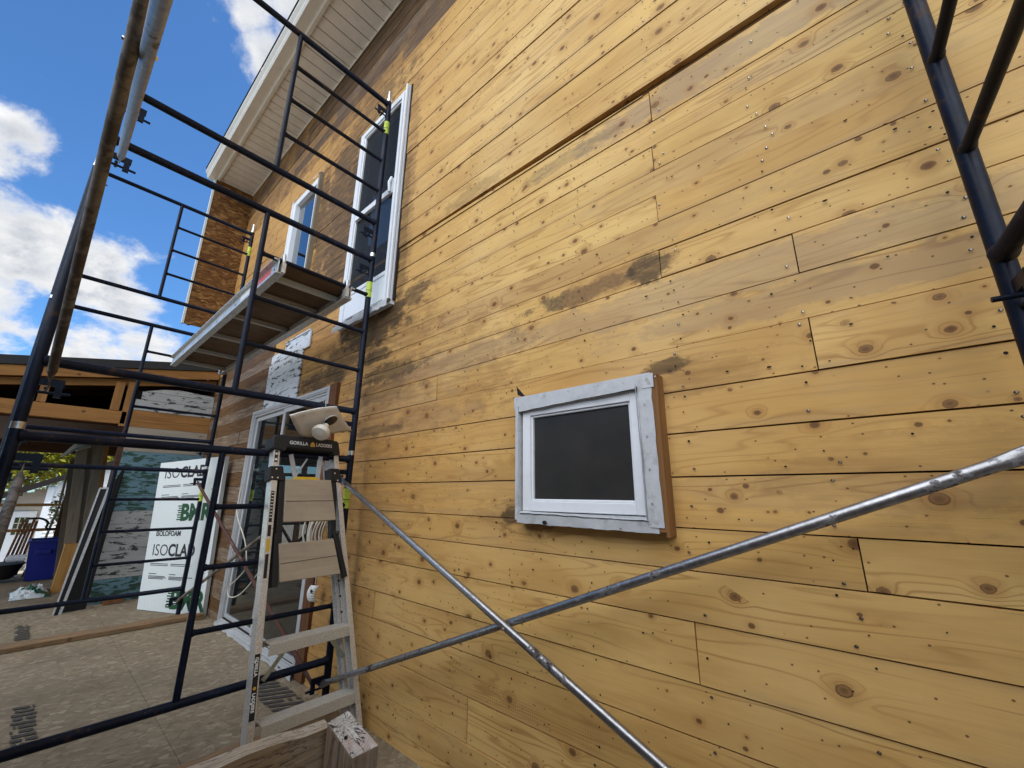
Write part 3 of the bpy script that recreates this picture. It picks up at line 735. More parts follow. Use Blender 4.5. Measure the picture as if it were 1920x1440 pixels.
# painted patch of old boards above the sliding door
b = MB()
rows = [(2.165, 2.30, -5.02, -4.13), (2.302, 2.435, -5.02, -4.13), (2.437, 2.57, -5.03, -4.13), (2.572, 2.672, -5.03, -4.135), (2.674, 2.78, -4.98, -3.995)]
for (z0, z1, xa, xc) in rows:
    b.box((xa, -.016 + RND.uniform(-.002, .002), z0), (xc, -.004, z1))
b.box((-4.62, -.017, 2.782), (-3.995, -.004, 2.845)); b.box((-4.60, -.024, 2.848), (-4.0, -.004, 2.862))
b.build('painted_board_patch', MT['white_peel'], house)

def ring(bb, x0, x1, z0, z1, wl, wr, wt, wb, y0, y1, mi=0):
    bb.box((x0, y0, z0), (x0 + wl, y1, z1), mi); bb.box((x1 - wr, y0, z0), (x1, y1, z1), mi)
    bb.box((x0 + wl, y0, z1 - wt), (x1 - wr, y1, z1), mi); bb.box((x0 + wl, y0, z0), (x1 - wr, y1, z0 + wb), mi)

def crumple(o, amt, sc):
    me = o.data
    for v in me.vertices:
        n = mnoise.noise_vector(v.co * sc); v.co += V((n.x * amt, n.y * amt, n.z * amt))

def strip(bb, p0, p1, wv, n, mi=0, jit=.004, th=.002):
    """thin bent metal strip from p0 to p1 (width vector wv) with dents"""
    p0 = V(p0); p1 = V(p1); wv = V(wv); d = p1 - p0; nn = d.cross(wv).normalized()
    grid = []
    for i in range(n + 1):
        r_ = []
        for j in range(4):
            q = p0 + d * (i / n) + wv * (j / 3)
            q += nn * (jit * mnoise.noise(q * 23.0)) + wv.normalized() * ((jit * 1.2 * mnoise.noise(q * 31.0 + V((5, 1, 2)))) if j in (0, 3) else 0)
            r_.append(q)
        grid.append(r_)
    pts = [q for r_ in grid for q in r_]; fs = []
    for i in range(n):
        for j in range(3): fs.append((i * 4 + j, (i + 1) * 4 + j, (i + 1) * 4 + j + 1, i * 4 + j + 1))
    bb.faces(pts, fs, mi, True)

# --- small window
w = MB(); ring(w, -1.275, -.588, 1.165, 1.730, .012, .045, .02, .03, -.064, .10)
win = w.build('window', MT['cedarmid'], house, .002)
win['label'] = 'small square window with bent white flashing and a dark screen'
f = MB()
f.box((-1.262, -.0665, 1.695), (-.60, -.0645, 1.742)); f.box((-.635, -.069, 1.683), (-.588, -.0667, 1.738))
f.box((-1.284, -.0668, 1.684), (-1.262, -.030, 1.744))
f.box((-1.274, -.0675, 1.18), (-1.258, -.0645, 1.70)); f.box((-1.2625, -.0645, 1.19), (-1.2575, -.02, 1.70))
f.box((-1.258, -.060, 1.184), (-.64, -.012, 1.214)); f.box((-1.256, -.063, 1.69), (-.645, -.02, 1.696)); f.box((-.655, -.063, 1.20), (-.648, -.02, 1.69))
strip(f, (-.655, -.0665, 1.71), (-.648, -.0672, 1.18), (.056, .0, 0), 16, 0, .003)
strip(f, (-.662, -.069, 1.70), (-.655, -.067, 1.19), (.008, -.008, 0), 16, 0, .004)
strip(f, (-1.255, -.0668, 1.695), (-.66, -.071, 1.712), (0, 0, -.024), 14, 0, .003)
for k in range(5): f.disc((-1.1 + k * .13, -.0672, 1.722 + RND.uniform(-.006, .006)), (0, -1, 0), .0035, 8, 1)
for k in range(4): f.disc((-.628, -.0705, 1.62 - k * .12), (0, -1, 0), .0035, 8, 1)
f.disc((-.612, -.0697, 1.715), (0, -1, 0), .008, 8, 1); f.disc((-.605, -.0697, 1.7), (0, -1, 0), .007, 8, 1)
f.face([(-1.262, -.0662, 1.755), (-1.235, -.0662, 1.742), (-1.215, -.0662, 1.742), (-1.27, -.0662, 1.80)], 2)
f.build('flashing', [MT['flash'], MT['nailhead'], MT['hole']], win)
f = MB(); ring(f, -1.248, -.655, 1.218, 1.690, .045, .045, .042, .042, -.045, -.005)
ring(f, -1.203, -.70, 1.260, 1.648, .010, .010, .010, .010, -.036, -.004)
f.build('frame', MT['vinyl'], win, .003)
f = MB(); f.box((-1.196, -.024, 1.268), (-.708, -.02, 1.640)); f.build('pane', MT['screen'], win)
f = MB()
strip(f, (-1.262, -.069, 1.203), (-.612, -.069, 1.196), (0, .003, -.036), 26, 0, .004)
strip(f, (-1.25, -.048, 1.217), (-.640, -.048, 1.208), (0, -.021, -.006), 20, 0, .003)
f.box((-1.25, -.062, 1.172), (-.66, -.046, 1.20)); f.disc((-1.10, -.0775, 1.175), (0, -1, 0), .009, 7, 1, 1.5)
f.build('sill', [MT['flash'], MT['hole']], win)
f = MB(); f.box((-.588, -.062, 1.150), (-.577, -.002, 1.735)); f.build('side_trim', MT['cedarmid'], win)

# --- tall window
w = MB(); ring(w, -3.385, -2.555, 2.665, 4.775, .065, .05, .055, .055, -.034, .06)
ring(w, -3.322, -2.604, 2.722, 4.722, .02, .02, .02, .02, -.022, .05)
w.box((-2.640, -.052, 2.70), (-2.612, -.030, 4.74)); w.box((-2.575, -.060, 2.70), (-2.553, -.042, 4.775))
win = w.build('window', MT['vinyl'], house, .003)
win['label'] = 'tall white upstairs window with a white lower panel and latch'
f = MB(); f.box((-3.302, -.036, 3.735), (-2.64, -.01, 3.79)); f.box((-2.69, -.05, 3.70), (-2.655, -.036, 3.84)); f.tube([(-2.672, -.055, 3.85), (-2.672, -.075, 3.79), (-2.672, -.065, 3.70)], .012, 8)
f.build('meeting_rail', MT['vinyl'], win, .002)
f = MB(); f.box((-3.302, -.030, 2.742), (-2.64, -.008, 2.95)); f.box((-3.302, -.036, 2.95), (-2.64, -.012, 2.985)); f.build('lower_panel', MT['vinyl'], win, .002)
f = MB(); f.box((-3.302, -.006, 2.985), (-2.624, -.002, 4.702)); f.build('pane', glass('upstairs_glass', (.55, .56, .56), .22, .42, (.060, .060, .058)), win)
f = MB(); f.box((-3.25, .30, 2.75), (-3.22, .33, 4.7)); f.box((-3.0, .5, 2.75), (-2.95, .54, 4.7)); f.box((-3.3, .34, 4.2), (-2.6, .36, 4.72)); f.box((-2.95, .3, 2.98), (-2.62, .32, 3.33))
f.build('inner_frame', MT['vinyl'], win)
f = MB(); strip(f, (-3.40, -.066, 2.69), (-2.54, -.070, 2.69), (0, -.004, -.055), 24, 0, .010); strip(f, (-3.40, -.03, 2.698), (-2.54, -.03, 2.698), (0, -.038, -.006), 20, 0, .006)
f.build('sill', MT['flash'], win)
f = MB(); f.box((-2.553, -.02, 2.70), (-2.535, -.004, 4.79)); f.build('side_trim', MT['gap'], win)

# --- narrow window
w = MB(); ring(w, -5.005, -4.30, 3.55, 4.815, .12, .035, .08, .07, -.055, .08)
w.box((-5.03, -.065, 3.55), (-5.0, -.03, 4.83)); w.box((-4.90, -.066, 3.6), (-4.885, -.05, 4.76))
win = w.build('window', MT['vinyl'], house, .003)
win['label'] = 'narrow upstairs window reflecting blue sky'
f = MB(); f.box((-4.885, -.012, 3.62), (-4.335, -.006, 4.735)); f.build('pane', glass('mirror_bright_glass', (.25, .27, .3), 2.3, .12), win)
f = MB(); f.box((-4.30, -.06, 3.55), (-4.255, .0, 4.86)); f.build('side_trim', MT['greybrown'], win)
f = MB(); strip(f, (-5.03, -.07, 4.815), (-4.27, -.075, 4.84), (0, .02, .05), 14, 0, .01); f.build('flashing', MT['flash'], win)

# --- sliding patio door
w = MB(); ring(w, -5.270, -3.395, .03, 2.172, .045, .04, .045, .032, -.030, .08)
ring(w, -5.224, -3.436, .063, 2.126, .018, .018, .02, .012, -.020, .07)
w.box((-5.255, -.036, .03), (-5.24, -.0295, 2.165)); w.box((-5.25, -.036, 2.140), (-3.42, -.0295, 2.152))
door = w.build('sliding_door', MT['doorframe'], house, .003)
tk = MB(); tk.box((-5.2, -.0135, .0755), (-3.46, .02, .0798)); tk.build('track', MT['hole'], door)
door['label'] = 'white framed sliding glass patio door'
f = MB(); ring(f, -4.40, -3.455, .080, 2.105, .05, .035, .045, .036, -.012, .004); f.build('fixed_panel', MT['doorframe'], door, .002)
f = MB(); ring(f, -5.205, -4.37, .080, 2.105, .04, .05, .045, .036, .005, .025); f.build('moving_panel', MT['doorframe'], door, .002)
gm = glass('patio_glass', (.70, .73, .73), 1.5, .10, (.06, .065, .065))
f = MB(); f.box((-5.166, .013, .115), (-4.419, .017, 2.061)); f.box((-4.352, -.005, .115), (-3.489, -.001, 2.061)); f.build('pane', gm, door)
f = MB(); strip(f, (-5.29, -.046, .036), (-3.39, -.048, .034), (0, -.004, -.030), 44, 0, .010); strip(f, (-5.28, -.026, .038), (-3.39, -.026, .038), (0, -.022, -.002), 30, 0, .004)
f.build('sill', MT['doorframe'], door)
f = MB(); f.box((-3.394, -.026, .01), (-3.27, .006, 2.18)); f.build('wood_trim', MT['trimdark'], door)
f = MB()   # second door frame and white blinds inside
ring(f, -5.0, -4.5, .05, 2.0, .05, .05, .06, .1, .55, .6); ring(f, -4.45, -3.7, .05, 2.0, .06, .06, .06, .12, .8, .86); f.box((-4.8, .4, .0), (-4.3, .45, .35)); f.box((-4.1, .35, 1.0), (-3.98, .4, 1.15))
for k in range(4): f.box((-3.95 + k * .06, .62, .3), (-3.93 + k * .06, .63, 2.0))
f.build('inner_frame', MT['vinyl'], door)

# ------------------------------------------------------------------ scaffold frames
LEG, BARR, RUNG = .0215, .0215, .0145
Wf = 1.524
def make_frame(name, label, X, yi, delta, z0, jack=0.0, group='navy scaffold frames'):
    t = thing(name, label, 'scaffold frame', (X, -yi, z0), group)
    t.rotation_euler = (0, 0, 0)
    s = V((math.sin(delta), -math.cos(delta), 0)); Z = V((0, 0, 1)); o = V((X, -yi, z0)); nrm = s.cross(Z)
    P = lambda u, z: o + s * u + Z * z
    for u in (0, Wf):
        m = MB(); m.tube([P(u, 0), P(u, 1.545)], LEG, 18); m.build('leg', MT['navy'], t)
        m = MB(); m.tube([P(u, 1.545), P(u, 1.575), P(u, 1.5751), P(u, 1.66), P(u, 1.672)], [LEG * 1.05, LEG * 1.05, .0175, .0175, .012], 16); m.build('coupling_pin', MT['pin'], t)
        if jack:
            m = MB(); m.tube([P(u, -jack + .01), P(u, .0)], .017, 12); m.obox(P(u, -jack + .005), s * .075, nrm * .075, Z * .005); m.build('screw_jack', MT['pin'], t)
    wr = [BARR * 1.28, BARR * 1.22, BARR, BARR, BARR * 1.22, BARR * 1.28]; wu = [LEG * .6, LEG + .006, LEG + .012, Wf - LEG - .012, Wf - LEG - .006, Wf - LEG * .6]
    m = MB(); m.tube([P(u_, .292) for u_ in wu], wr, 18); m.build('bottom_bar', MT['navy'], t)
    m = MB(); m.tube([P(u_, 1.5175) for u_ in wu], wr, 18); m.build('top_bar', MT['navy'], t)
    m = MB(); m.tube([P(Wf / 2, .300), P(Wf / 2, 1.51)], .0165, 14); m.build('mid_post', MT['navy'], t)
    for k in range(3):
        z = .292 + (1.5175 - .292) / 4 * (k + 1)
        m = MB(); m.tube([P(.012, z), P(LEG + .005, z), P(LEG + .011, z), P(Wf / 2 - .027, z), P(Wf / 2 - .022, z), P(Wf / 2 - .012, z)], [RUNG * 1.3, RUNG * 1.22, RUNG, RUNG, RUNG * 1.22, RUNG * 1.3], 12); m.build('rung', MT['navy'], t)
    for u, sg in ((0, 1), (Wf, -1)):
        for z in (.17, 1.40):
            m = MB()
            m.obox(P(u + sg * .055, z + .028), s * .045, nrm * .006, Z * .016)
            m.obox(P(u + sg * .085, z + .002), s * .012, nrm * .007, Z * .040)
            m.tube([P(u + sg * .018, z - .02), P(u + sg * .125, z - .02)], .0065, 8)
            m.tube([P(u + sg * .045, z) - nrm * .0, P(u + sg * .045, z) + nrm * .05], .007, 8)
            m.build('brace_lock', MT['navy'], t)
    m = MB(); m.tube([P(0, 1.19), P(0, 1.32)], LEG + .0012, 18, 0, False)
    m.tube([P(.0, 1.245), P(.0, 1.25)], LEG + .0018, 18, 1, False)
    m.build('tag', [MT['neon'], simple('tag_print', (.05, .07, .02), .6)], t)
    return t
X1, X2, X0 = -2.762, -5.829, .305
D1, D2 = math.radians(.62), math.radians(.72)
G = 'navy scaffold frames'
make_frame('scaffold_frame', 'navy scaffold frame standing on the deck behind the step ladder', X1, .102, D1, 0.0)
make_frame('scaffold_frame', 'navy scaffold frame above the ladder, carrying the near end of the work platform', X1, .102, D1, 1.563)
make_frame('scaffold_frame', 'topmost navy scaffold frame in front of the tall upstairs window', X1, .102, D1, 3.126)
make_frame('scaffold_frame', 'navy scaffold frame on the deck in front of the white foam board', X2, .242, D2, 0.0)
make_frame('scaffold_frame', 'far navy scaffold frame under the far end of the work platform', X2, .242, D2, 1.563)
make_frame('scaffold_frame', 'far topmost navy scaffold frame in front of the brown strand board wall', X2, .242, D2, 3.126)
make_frame('scaffold_frame', 'blue scaffold frame at the upper right edge, closest to the camera', X0, .100, math.radians(4.5), 1.563)
make_frame('scaffold_frame', 'scaffold frame at the lower right edge holding the end of the silver brace', X0, .100, math.radians(4.5), 0.0, .5)

# ------------------------------------------------------------------ cross braces
def pipe(bb, p0, p1, r=.0150, mi=0):
    p0 = V(p0); p1 = V(p1); d = (p1 - p0).normalized(); L = (p1 - p0).length
    k = [0, .02, .07, .13, L - .13, L - .07, L - .02, L]
    fl = [(1.1, .22), (1.25, .20), (1.25, .22), (1, 1), (1, 1), (1.25, .22), (1.25, .20), (1.1, .22)]
    # flattened ends face +-Y: choose the flat axis so the thin side is along Y
    bb.tube([p0 + d * q for q in k], r, 14, mi, True, [(a, b_) if abs(d.y) < .9 else (a, b_) for (b_, a) in fl])
def cross_brace(label, A, B, mats, group='crossed scaffold braces', r=.0150):
    c = (V(A[0]) + V(A[1]) + V(B[0]) + V(B[1])) / 4
    t = thing('cross_brace', label, 'scaffold brace', tuple(c), group)
    m = MB(); pipe(m, A[0], A[1], r); m.build('brace_pipe', mats[0], t)
    if B is not None:
        m = MB(); pipe(m, B[0], B[1], r); m.build('brace_pipe', mats[1], t)
    m = MB(); ca = (V(A[0]) + V(A[1])) / 2; cb = (V(B[0]) + V(B[1])) / 2; d = (cb - ca)
    m.tube([ca - d.normalized() * .02, cb + d.normalized() * .02], .006, 8); m.build('rivet', MT['pin'], t)
    return t
cross_brace('silver crossed brace pipes in front of the bare boards under the small window',
            ((-2.775, -.172, 1.395), (.305, -.160, .155)), ((-2.775, -.142, .165), (.305, -.130, 1.405)), (MT['galv'], MT['galv']), r=.0158)
cross_brace('rusty crossed brace pipes in front of the sliding door',
            ((-5.83, -.305, 1.40), (-2.80, -.172, .17)), ((-5.83, -.275, .17), (-2.80, -.142, 1.40)), (MT['rustred'], MT['galvold']), r=.0145)
cross_brace('grimy and pale brace pipes rising past the outer scaffold leg at top left',
            ((-2.72, -1.574, 1.735), (.31, -1.604, 2.965)), ((-2.70, -1.5695, 2.95), (.31, -1.5505, 1.73)), (MT['galvold'], MT['galvlight']), r=.0158)
cross_brace('weathered brace pipe coming down at the left edge in front of the neighbour house',
            ((-2.71, -1.574, 1.385), (.31, -1.57, .17)), ((-2.71, -1.604, .17), (.31, -1.60, 1.385)), (MT['galvold'], MT['galvold']), r=.0150)

# ------------------------------------------------------------------ work platform
pf = thing('work_platform', 'aluminium and plywood scaffold platform hanging between the two frames', 'scaffold platform', (-4.27, -.5, 2.72))
xa, xc = -5.86, -2.735; y0, y1 = -.755, -.255; zt = 2.772
for yy, sg, nm in ((y0, -1, 'side_rail'), (y1, 1, 'side_rail')):
    m = MB()
    m.box((xa, yy - .003, zt - .095), (xc, yy + .003, zt)); m.box((xa, min(yy, yy - sg * -.03), zt - .008), (xc, max(yy, yy + sg * .03), zt + .0))
    lo, hi = (yy, yy + .04) if sg < 0 else (yy - .04, yy)
    m.box((xa, lo, zt - .098), (xc, hi, zt - .092)); m.box((xa, yy - .012 if sg < 0 else yy, zt - .101), (xc, yy if sg < 0 else yy + .012, zt - .082)); m.box((xa, yy - .010 if sg < 0 else yy, zt - .012), (xc, yy if sg < 0 else yy + .010, zt + .004))
    m.build('side_rail', MT['alulight'], pf, .001)
m = MB(); m.box((xa + .03, y0 + .005, zt - .014), (xc - .03, y1 - .005, zt + .001)); m.build('deck_panel', MT['ply'], pf)
for xx in (-5.80, -5.2, -4.55, -3.9, -3.3, -2.95):
    m = MB(); m.box((xx - .016, y0 + .006, zt - .055), (xx + .016, y1 - .006, zt - .018)); m.build('cross_member', MT['aludull'], pf)
for xx, sg in ((xa, -1), (xc, 1)):
    for yy in (y0 + .03, y1 - .03):
        m = MB(); m.tube([(xx - sg * .05, yy, zt - .03), (xx + sg * .0, yy, zt - .01), (xx - sg * .012, yy, zt + .045), (xx - sg * .03, yy, zt + .05), (xx - sg * .06, yy, zt + .02)], .011, 8)
        m.box((xx - .05, yy - .012, zt - .09), (xx + .01, yy + .012, zt - .02)); m.build('hook', MT['alulight'], pf)
m = MB(); m.box((-3.22, y0 - .0042, zt - .08), (-2.86, y0 - .0032, zt - .02)); m.build('label_sticker', MT['redlabel'], pf)
m = MB(); m.box((-3.48, y0 - .0042, zt - .08), (-3.28, y0 - .0032, zt - .02)); m.build('label_sticker', MT['paper'], pf)
m = MB()
for xx in (-5.3, -4.7, -4.1, -3.6, -2.79): m.disc((xx, y0 - .0045, zt - .06), (0, -1, 0), .009, 8)
m.build('bolt_heads', MT['black'], pf)

# ------------------------------------------------------------------ step ladder
O = V((-2.41, -.05, .077)); S = V((-.060, .998, 0)).normalized(); NN = V((S.y, -S.x, .2)).normalized(); U = NN.cross(S)
if U.z < 0: U = -U
def L(u, v, w_=0.0): return O + S * u + U * v + NN * w_
lad = thing('step_ladder', 'aluminium step ladder with black plastic top leaning on the scaffold', 'ladder', tuple(O))
def channel(bb, a, c, inw, dep, wid, mi=0, th=.003):
    """open C rail from a to c; inw = direction of flanges"""
    a = V(a); c = V(c); d = (c - a).normalized()
    inw = (V(inw) - d * V(inw).dot(d)).normalized(); f = d.cross(inw).normalized()
    if f.dot(NN) < 0: f = -f
    bb.obox((a + c) / 2, (c - a) / 2, inw * (th / 2), f * (dep / 2), mi)
    for sg in (-1, 1):
        bb.obox((a + c) / 2 + inw * (wid / 2) + f * (sg * dep / 2), (c - a) / 2, inw * (wid / 2), f * (th / 2), mi)
m = MB(); channel(m, L(-.602, -.06, -.03), L(-.562, 1.50, -.03), S, .062, .030); m.obox((L(-.592, -.06, .003) + L(-.552, 1.50, .003)) / 2, (L(-.562, 1.5) - L(-.602, -.06)) / 2, S * .0150, NN * .0012)
m.build('rail', MT['alu'], lad, .001)
m = MB(); channel(m, L(.002, -.08, -.03), L(-.165, 1.50, -.03), -S, .062, .030); m.build('rail', MT['alu'], lad, .001)
m = MB(); channel(m, L(-.575, -.06, -.105), L(-.535, 1.46, -.085), S, .04, .022); m.build('rear_rail', MT['alu'], lad)
m = MB(); channel(m, L(-.025, -.08, -.105), L(-.19, 1.46, -.085), -S, .04, .022); m.build('rear_rail', MT['alu'], lad)
# black foot caps
for u, v in ((-.602, -.06), (.002, -.08)):
    m = MB(); m.obox(L(u + (.016 if u < -.3 else -.016), v, -.03), S * .022, U * .03, NN * .038); m.build('foot', MT['black'], lad, .004)
# lower treads
for (ul, ur, vl, vr) in ((-.535, -.020, .140, .130), (-.522, -.065, .475, .468)):
    m = MB()
    a, c = L(ul, vl, .0), L(ur, vr, .0); d = (c - a) / 2; mid = (a + c) / 2
    hz = V((S.y, -S.x, 0))
    m.obox(mid - hz * .045 + V((0, 0, .0)), d, hz * .045, V((0, 0, .002)))
    m.obox(mid - V((0, 0, .026)), d, hz * .0015, V((0, 0, .026))); m.obox(mid - hz * .088 - V((0, 0, .015)), d, hz * .0015, V((0, 0, .015)))
    for k in range(7): m.obox(mid - hz * (.008 + k * .012) + V((0, 0, .0028)), d, hz * .003, V((0, 0, .001)))
    for e in (a, c):
        sg = 1 if e is a else -1
        m.disc(e + S * sg * .03 + hz * .0022 - V((0, 0, .03)), hz, .006, 8)
    m.build('step', MT['aludull'], lad)
    m = MB()
    for e, sg in ((a, 1), (c, -1)):
        m = MB(); m.bar(e + S * sg * .13 - V((0, 0, .02)) - hz * .04, e + S * sg * .008 - V((0, 0, .17)) - hz * .04, .022, .003, hz); m.build('step_brace', MT['zinc'], lad)
# folded-up wide tread boards
def tread(pts, th, groove):
    m = MB(); m.prism([L(u, v, .012) for u, v in pts], -NN * th)
    mm = m.build('tread_board', MT['treadboard'], lad, .003)
    g_ = MB(); (ua, va), (ub, vb) = groove
    a, c = L(ua, va, .0128), L(ub, vb, .0128); g_.obox((a + c) / 2, (c - a) / 2, U * .0018, NN * .0006); g_.build('groove', simple('groove_shadow_line', (.10, .085, .065), .9), mm)
tread([(-.494, 1.313), (-.215, 1.315), (-.178, 1.069), (-.492, 1.070)], .032, ((-.49, 1.185), (-.20, 1.187)))
tread([(-.511, .957), (-.192, .958), (-.146, .757), (-.494, .760)], .032, ((-.503, .852), (-.170, .862)))
m = MB(); m.obox(L(-.508, 1.15, -.02), S * .016, U * .19, NN * .022); m.obox(L(-.516, .875, -.0185), S * .016, U * .135, NN * .022); m.build('tread_bracket', MT['black'], lad, .003)
m = MB(); m.obox(L(-.188, 1.15, -.02), S * .016, U * .18, NN * .022); m.bar(L(-.184, 1.0, .004), L(-.118, .735, .004), .028, .030, NN); m.tube([L(-.190, .99, -.01), L(-.165, .99, .02)], .014, 10); m.build('tread_bracket', MT['black'], lad, .003)
for poly, dots in ((((-.583, 1.386), (-.512, 1.389), (-.497, 1.303), (-.583, 1.307)), ((-.55, 1.37), (-.57, 1.32), (-.54, 1.32))), (((-.222, 1.391), (-.158, 1.391), (-.138, 1.300), (-.216, 1.311)), ((-.19, 1.36), (-.17, 1.315)))):
    m = MB(); m.prism([L(u, v, .010) for u, v in poly], -NN * .075)
    for u, v in dots: m.disc(L(u, v, .0108), NN, .005, 8, 1)
    m.build('hinge_bracket', [MT['black'], MT['alu']], lad, .004)
m = MB()
m.prism([L(u, v, .022) for u, v in ((-.582, 1.560), (-.50, 1.572), (-.185, 1.572), (-.172, 1.562), (-.160, 1.482), (-.205, 1.478), (-.215, 1.497), (-.50, 1.503), (-.512, 1.478), (-.583, 1.488))], -NN * .11)
m.obox(L(-.37, 1.573, -.03), S * .17, U * .006, NN * .045); m.tube([L(-.545, 1.566, -.03), L(-.545, 1.582, -.03)], .022, 12)
cap = m.build('top_cap', MT['black'], lad, .004)
mt = frame_mtx(L(-.490, 1.522, .0235), S, U, NN)
lettering('GORILLA', .030, mt, MT['whiteink'], cap, 'lettering', .0004, .0003, sx=.92)
mt = frame_mtx(L(-.326, 1.522, .0235), S, U, NN)
lettering('LADDERS', .030, mt, MT['whiteink'], cap, 'lettering', .0004, .0003, sx=.84)
m = MB(); m.face([L(u, v, .0238) for u, v in ((-.364, 1.517), (-.332, 1.517), (-.336, 1.538), (-.344, 1.548), (-.351, 1.548), (-.361, 1.536))]); m.build('emblem', MT['gold'], cap)
# spreader arms and yellow lock behind the cap
m = MB(); m.bar(L(-.445, 1.48, -.05), L(-.405, 1.33, -.06), .026, .006, NN); m.bar(L(-.255, 1.48, -.05), L(-.27, 1.31, -.06), .026, .006, NN); m.bar(L(-.34, 1.46, -.055), L(-.42, 1.33, -.05), .008, .006, NN)
m.build('spreader', MT['flash'], lad)
m = MB(); m.prism([L(u, v, -.005) for u, v in ((-.455, 1.312), (-.425, 1.333), (-.298, 1.334), (-.270, 1.314))], -NN * .03); m.build('lock_handle', MT['yellow'], lad, .002)
# black sticker with white letters down the left rail, small warning labels
rl = lambda v, w_=.0048, du=.0: L(-.5915 + .0256 * (v + .06) + du, v, w_)
m = MB(); m.obox(rl(.315, .0046), (L(-.562, 1.5) - L(-.602, -.06)).normalized() * .135, S * .0125, NN * .0003); stk = m.build('sticker', MT['black'], lad)
dn = -(L(-.562, 1.5) - L(-.602, -.06)).normalized()
lettering('GORILLA', .0200, frame_mtx(rl(.437, .0052, -.007), dn, S, NN), MT['whiteink'], stk, 'lettering', .0008, .0001, sx=.98)
lettering('LADDERS', .0200, frame_mtx(rl(.290, .0052, -.007), dn, S, NN), MT['whiteink'], stk, 'lettering', .0008, .0001, sx=.92)
m = MB(); m.disc(rl(.308, .0054), NN, .008, 6); m.build('emblem', MT['gold'], stk)
m = MB(); m.obox(rl(1.16, .0046), -dn * .085, S * .0085, NN * .0003, 0); m.obox(rl(1.03, .0046), -dn * .03, S * .0085, NN * .0003, 0); m.obox(rl(.955, .0046), -dn * .032, S * .0085, NN * .0003, 1)
m.obox(rl(.85, .0046), -dn * .06, S * .0085, NN * .0003, 0); m.obox(rl(1.445, .0046), -dn * .034, S * .009, NN * .0003, 0)
for k in range(9): m.obox(rl(1.235 - k * .017, .0051), -dn * .002, S * .006, NN * .0002, 2)
for k in range(2): m.disc(rl(1.462 - k * .034, .0052), NN, .0075, 10, 2)
for k in range(5): m.disc(rl(.76 - k * .17, .0052, -.008), NN, .005, 8, 2)
m.build('warning_label', [MT['black'], MT['yellow'], MT['whiteink']], lad)
m = MB()
for k in range(3): m.obox(L(-.119 + .107 * (.52 + .09 * k - .6) * -1 - .012, .55 + .085 * k, -.015), S * .004, U * .006, NN * .006)
m.build('rail_slots', MT['black'], lad)

# lamp on a warped plate resting on the ladder top
lamp = thing('flood_lamp', 'white flood bulb on a warped ivory plate wired above the ladder top', 'lamp', (-2.62, -.37, 1.70))
C4 = [V((-2.52, -.628, 1.723)), V((-2.52, -.358, 1.820)), V((-2.72, -.137, 1.710)), V((-2.74, -.441, 1.610))]
m = MB(); n_ = 10; G_ = []
for i in range(n_ + 1):
    for j in range(n_ + 1):
        s_, t_ = i / n_, j / n_
        q = (C4[0] * (1 - s_) + C4[1] * s_) * (1 - t_) + (C4[3] * (1 - s_) + C4[2] * s_) * t_
        q = q + V((.03, 0, .035)) * (math.sin(math.pi * t_) * -.18) + V((0, 0, .01)) * math.sin(math.pi * s_); G_.append(q)
fs = [(i * (n_ + 1) + j, (i + 1) * (n_ + 1) + j, (i + 1) * (n_ + 1) + j + 1, i * (n_ + 1) + j + 1) for i in range(n_) for j in range(n_)]
m.faces(G_, fs, 0, True)
pl = m.build('plate', MT['plate'], lamp); sm_ = pl.modifiers.new('thick', 'SOLIDIFY'); sm_.thickness = .006; sm_.offset = 0
PL = lambda s_, t_: (C4[0] * (1 - s_) + C4[1] * s_) * (1 - t_) + (C4[3] * (1 - s_) + C4[2] * s_) * t_ + V((.03, 0, .035)) * (math.sin(math.pi * t_) * -.18) + V((0, 0, .01)) * math.sin(math.pi * s_)
hn = (C4[1] - C4[0]).cross(C4[3] - C4[0]).normalized()
if hn.dot(V((0, 0, -1))) < 0: hn = -hn
hc = PL(.70, .42) + hn * .006
m = MB(); m.tube([hc + hn * -.002, hc + hn * .008], .046, 22); m.tube([hc + hn * .008, hc + hn * .009], [.044, .036], 22, 1)
m.build('socket_ring', [MT['plate'], MT['brass']], lamp)
bc = V((-2.545, -.428, 1.645)); bd = (bc - hc).normalized(); bs = bc - bd * .078
m = MB(); m.tube([bs, bs + bd * .02, bs + bd * .035, bs + bd * .05, bs + bd * .075, bs + bd * .09, bs + bd * .098], [.020, .020, .026, .047, .056, .048, .005], 22); m.build('bulb', MT['bulb'], lamp)
m = MB(); m.tube([hc + hn * .008, (hc + bs) / 2, bs + bd * .004], .017, 10); m.build('socket', MT['black'], lamp)
m = MB(); m.tube([(-2.738, -.332, 1.855), (-2.74, -.332, 1.90), (-2.775, -.332, 1.90), (-2.78, -.332, 1.87)], .003, 6); m.tube([(-2.738, -.332, 1.855), (-2.64, -.34, 1.73)], .003, 6); m.build('hanging_wire', MT['galvlight'], lamp)

